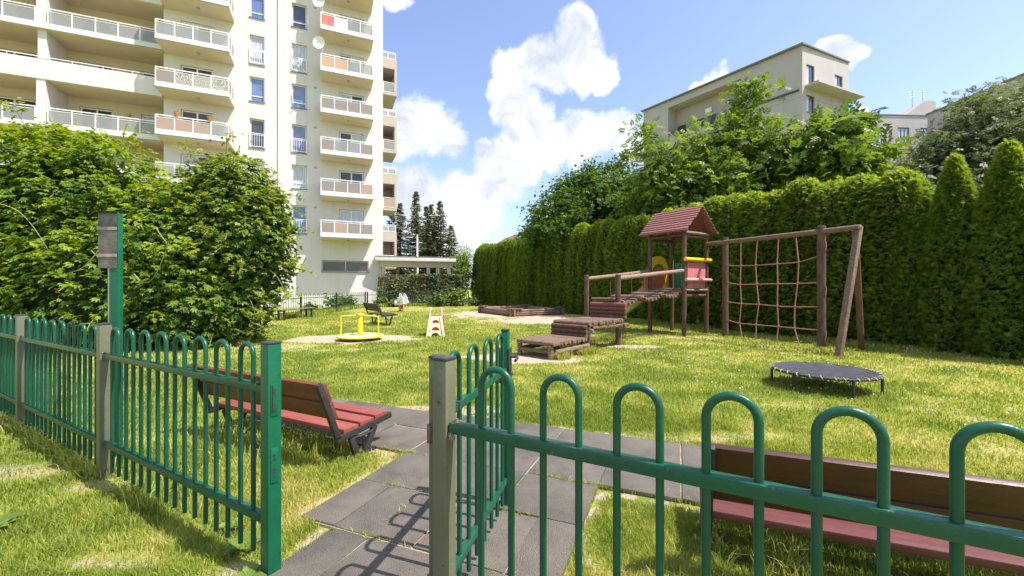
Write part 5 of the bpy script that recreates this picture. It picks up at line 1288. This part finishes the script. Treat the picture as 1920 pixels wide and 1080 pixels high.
def slide():
    # starts at the tower's far edge (T3-T4) and runs away along qu
    t = thing('slide', 'slide with yellow arched entrance and green and orange sides behind the play tower', 'slide', T3 + qu*.08, PA)
    W = TW; arch = []
    for a in np.linspace(math.pi, 0, 13): arch.append((W/2+.50*math.cos(a), 1.98+.46*math.sin(a)))
    q = MB(); inner = []
    outer = [(.06,1.30)] + arch + [(W-.06,1.30)]
    ia = [(W/2+.34*math.cos(a), 1.88+.30*math.sin(a)) for a in np.linspace(math.pi, 0, 13)]
    inn = [(.22,1.30)] + ia + [(W-.22,1.30)]
    n = len(outer); vs = []
    for y in (0,.04): vs += [(x,y,z) for x, z in outer] + [(x,y,z) for x, z in inn]
    fs = []
    for i in range(n-1): fs += [(i,i+1,n+i+1,n+i), (2*n+i,3*n+i,3*n+i+1,2*n+i+1), (i,2*n+i,2*n+i+1,i+1), (n+i,n+i+1,3*n+i+1,3*n+i)]
    q.add(vs, fs + [(0,n,3*n,2*n),(n-1,2*n-1+0,0,0)][:1]).build('entrance_arch', M['yellow'], t)
    pts = lambda cx, r, zt: [(cx-r,1.36),(cx+r,1.36)] + [(cx+r*math.cos(a), zt+r*.9*math.sin(a)) for a in np.linspace(0, math.pi, 11)]
    MB().plate(pts(W/2+.12,.23,1.86), .05, .075).build('entrance_panel', M['orange'], t); MB().plate(pts(.02,.24,1.80), -.05, -.02).build('entrance_panel', M['orange'], t)
    MB().plate(pts(W/2+.12,.27,1.87), .08, .10).build('entrance_trim', M['slide_green'], t)
    L = 2.6; x0, x1 = .28, W-.28; prof = [(.08,1.34),(.4,1.26),(1.0,.86),(1.7,.42),(2.15,.20),(2.6,.16)]
    ch = MB()
    for (a,b),(c,d) in zip(prof[:-1], prof[1:]): ch.add([(x0,a,b),(x1,a,b),(x1,c,d),(x0,c,d),(x0,a,b-.02),(x1,a,b-.02),(x1,c,d-.02),(x0,c,d-.02)], [(0,1,2,3),(7,6,5,4),(0,4,5,1),(1,5,6,2),(2,6,7,3),(3,7,4,0)])
    ch.build('chute', M['steel'], t)
    segs = ['slide_green','orange','slide_green','orange','slide_green']
    for s, x in ((-1,x0-.03),(1,x1+.005)):
        for i, ((a,b),(c,d)) in enumerate(zip(prof[:-1], prof[1:])):
            MB().add([(x,a,b-.06),(x+.025,a,b-.06),(x+.025,a,b+.2),(x,a,b+.2),(x,c,d-.06),(x+.025,c,d-.06),(x+.025,c,d+.2 if i < 4 else d+.05),(x,c,d+.2 if i < 4 else d+.05)], [(0,1,2,3),(7,6,5,4),(0,4,5,1),(1,5,6,2),(2,6,7,3),(3,7,4,0)]).build('side_board', M[segs[i]], t)
    for x in (x0, x1): MB().box(x-.03, x+.03, 2.3, 2.36, -.02, .13).build('support', M['steel'], t)
slide()
def net_frame():
    A = Vector((6.22,12.13,0)); B = Vector((7.0,9.41,0)); d = (B-A); L = d.length; d.normalize(); ap = Vector((7.21,8.68,0))
    t = thing('climbing_net', 'wooden climbing frame with a red rope net on the right lawn', 'climbing frame', A, 0); r = lambda v, z: (v.x-A.x, v.y-A.y, z)
    vlog('post', 'log', t, 0, 0, -.03, 2.86, .085, 14); b = B-A; vlog('post', 'log', t, b.x, b.y, -.03, 2.80, .085, 14)
    e = ap-A; tw = T2-A
    hlog('top_beam', 'log_grey', t, (tw.x,tw.y,2.74), (e.x+d.x*.06, e.y+d.y*.06, 2.66), .062, 12)
    f = Vector((6.62,8.44,0))-A; g = Vector((7.9,9.4,0))-A
    MB().obox((f.x,f.y,-.03), (e.x+.05,e.y+.02,2.70), .115, .115).build('raking_leg', M['log_grey'], t, bevel=.02)
    MB().obox((g.x,g.y,-.03), (e.x-.05,e.y-.0,2.62), .11, .11).build('raking_leg', M['log'], t, bevel=.02)
    # net: four uprights, four cross ropes, knots
    up = [.205, .385, .605, .79]; zs = [2.02, 1.52, .97, .44]
    def pt(u, z): return Vector((d.x*L*u, d.y*L*u, z))
    off = rng.normal(0, .012, (4, 6))
    for i, u in enumerate(up):
        pts = []
        for j, z in enumerate([2.72] + zs + [.02]): pts.append(pt(u + off[i, j], z))
        fine = []
        for a, c in zip(pts[:-1], pts[1:]):
            for k in range(4): fine.append(a + (c-a)*(k/4))
        fine.append(pts[-1]); MB().tube(fine, .014, 7).build('rope', M['rope'], t, smooth=True)
    for j, z in enumerate(zs):
        pts = [pt(.03, z+.03)] + [pt(u + off[i, j+1], z + rng.normal(0,.012) - .02*math.sin(math.pi*u)) for i, u in enumerate(up)] + [pt(.97, z + (.10 if j == 0 else .0))]
        MB().tube(pts, .012, 7).build('rope', M['rope'], t, smooth=True)
        for i, u in enumerate(up):
            c = pt(u + off[i, j+1], z); MB().tube([c-Vector((0,0,.03)), c, c+Vector((0,0,.03))], [.012,.024,.012], 7).build('knot', M['rope'], t, smooth=True)
    for z in (2.35, 1.35, .35): MB().tube([r(B+d*.09, z-.12), r(B+d*.105, z), r(B+d*.09, z+.10)], .012, 6).build('rope_end', M['rope'], t, smooth=True)
net_frame()

# ------------------------------------------------------------------ sandbox
def sandbox():
    c = [(-1.75,23.4), (.05,20.3), (2.6,21.9), (.85,25.1)]
    t = thing('sandbox', 'square log sandbox with corner seats on worn ground', 'sandbox', (c[0][0], c[0][1], 0), 0); o = Vector((c[0][0], c[0][1], 0))
    for i in range(4):
        p = Vector(c[i]+(0,))-o; q = Vector(c[(i+1) % 4]+(0,))-o; d = (q-p).normalized()
        for k in range(3): hlog('side_log', ('log_grey','beam','beam')[k], t, p - d*.18 + Vector((0,0,.06+.105*k+(.02 if i % 2 else 0))), q + d*.18 + Vector((0,0,.06+.105*k+(.02 if i % 2 else 0))), .058)
    for i in range(4):
        p = Vector(c[i]+(0,))-o; a = (Vector(c[(i+1) % 4]+(0,))-o-p).normalized(); b = (Vector(c[i-1]+(0,))-o-p).normalized()
        MB().prism([tuple((p-a*.14-b*.14).xy), tuple((p+a*.55-b*.12).xy), tuple((p+b*.55-a*.12).xy)], .355, .40).build('corner_seat', M['log_grey'], t, bevel=.008)
    cc = sum((Vector(x+(0,)) for x in c), Vector((0,0,0)))/4-o
    pts = [tuple(((Vector(x+(0,))-o)*.96 + cc*.04).xy) for x in c]
    MB().prism(pts, -.05, .10).build('sand_fill', pm('sandbox_sand', (.40,.32,.23), (.52,.44,.33), 12, .95, .4), t)
sandbox()

# ------------------------------------------------------------------ broad-leaved weeds in the near grass
for x, y, s, lab in ((-3.0,2.38,.16,'broad plantain leaves in the grass at the lower left edge'), (-1.42,2.22,.12,'dandelion rosette beside the foot of the green gate post'), (-1.62,2.42,.10,'weed with pale leaves under the left fence'), (-2.05,3.55,.11,'leafy weed under the red bench'), (1.05,1.55,.10,'weed behind the right foreground fence'), (-1.25,1.98,.10,'small dandelion at the path edge by the gate post')):
    t = thing('weed', lab, 'weed', (x, y, 0), rng.uniform(0,6), 'weeds in the near grass'); n = 11; a = np.linspace(0, 2*math.pi, n, endpoint=False)+rng.normal(0,.2,n)
    Tp = np.stack([np.cos(a), np.sin(a), rng.uniform(.15,.9,n)], 1); Nn = np.stack([-np.cos(a)*.4, -np.sin(a)*.4, np.ones(n)], 1)
    V, F, T = scatter('simple', np.tile([0,0,.015],(n,1)), Nn, Tp, s*rng.uniform(.6,1.1,n), rng.random(n))
    link(bpy.data.objects.new('leaves', np_mesh('leaves', V, F, M['weed'], T)), t)
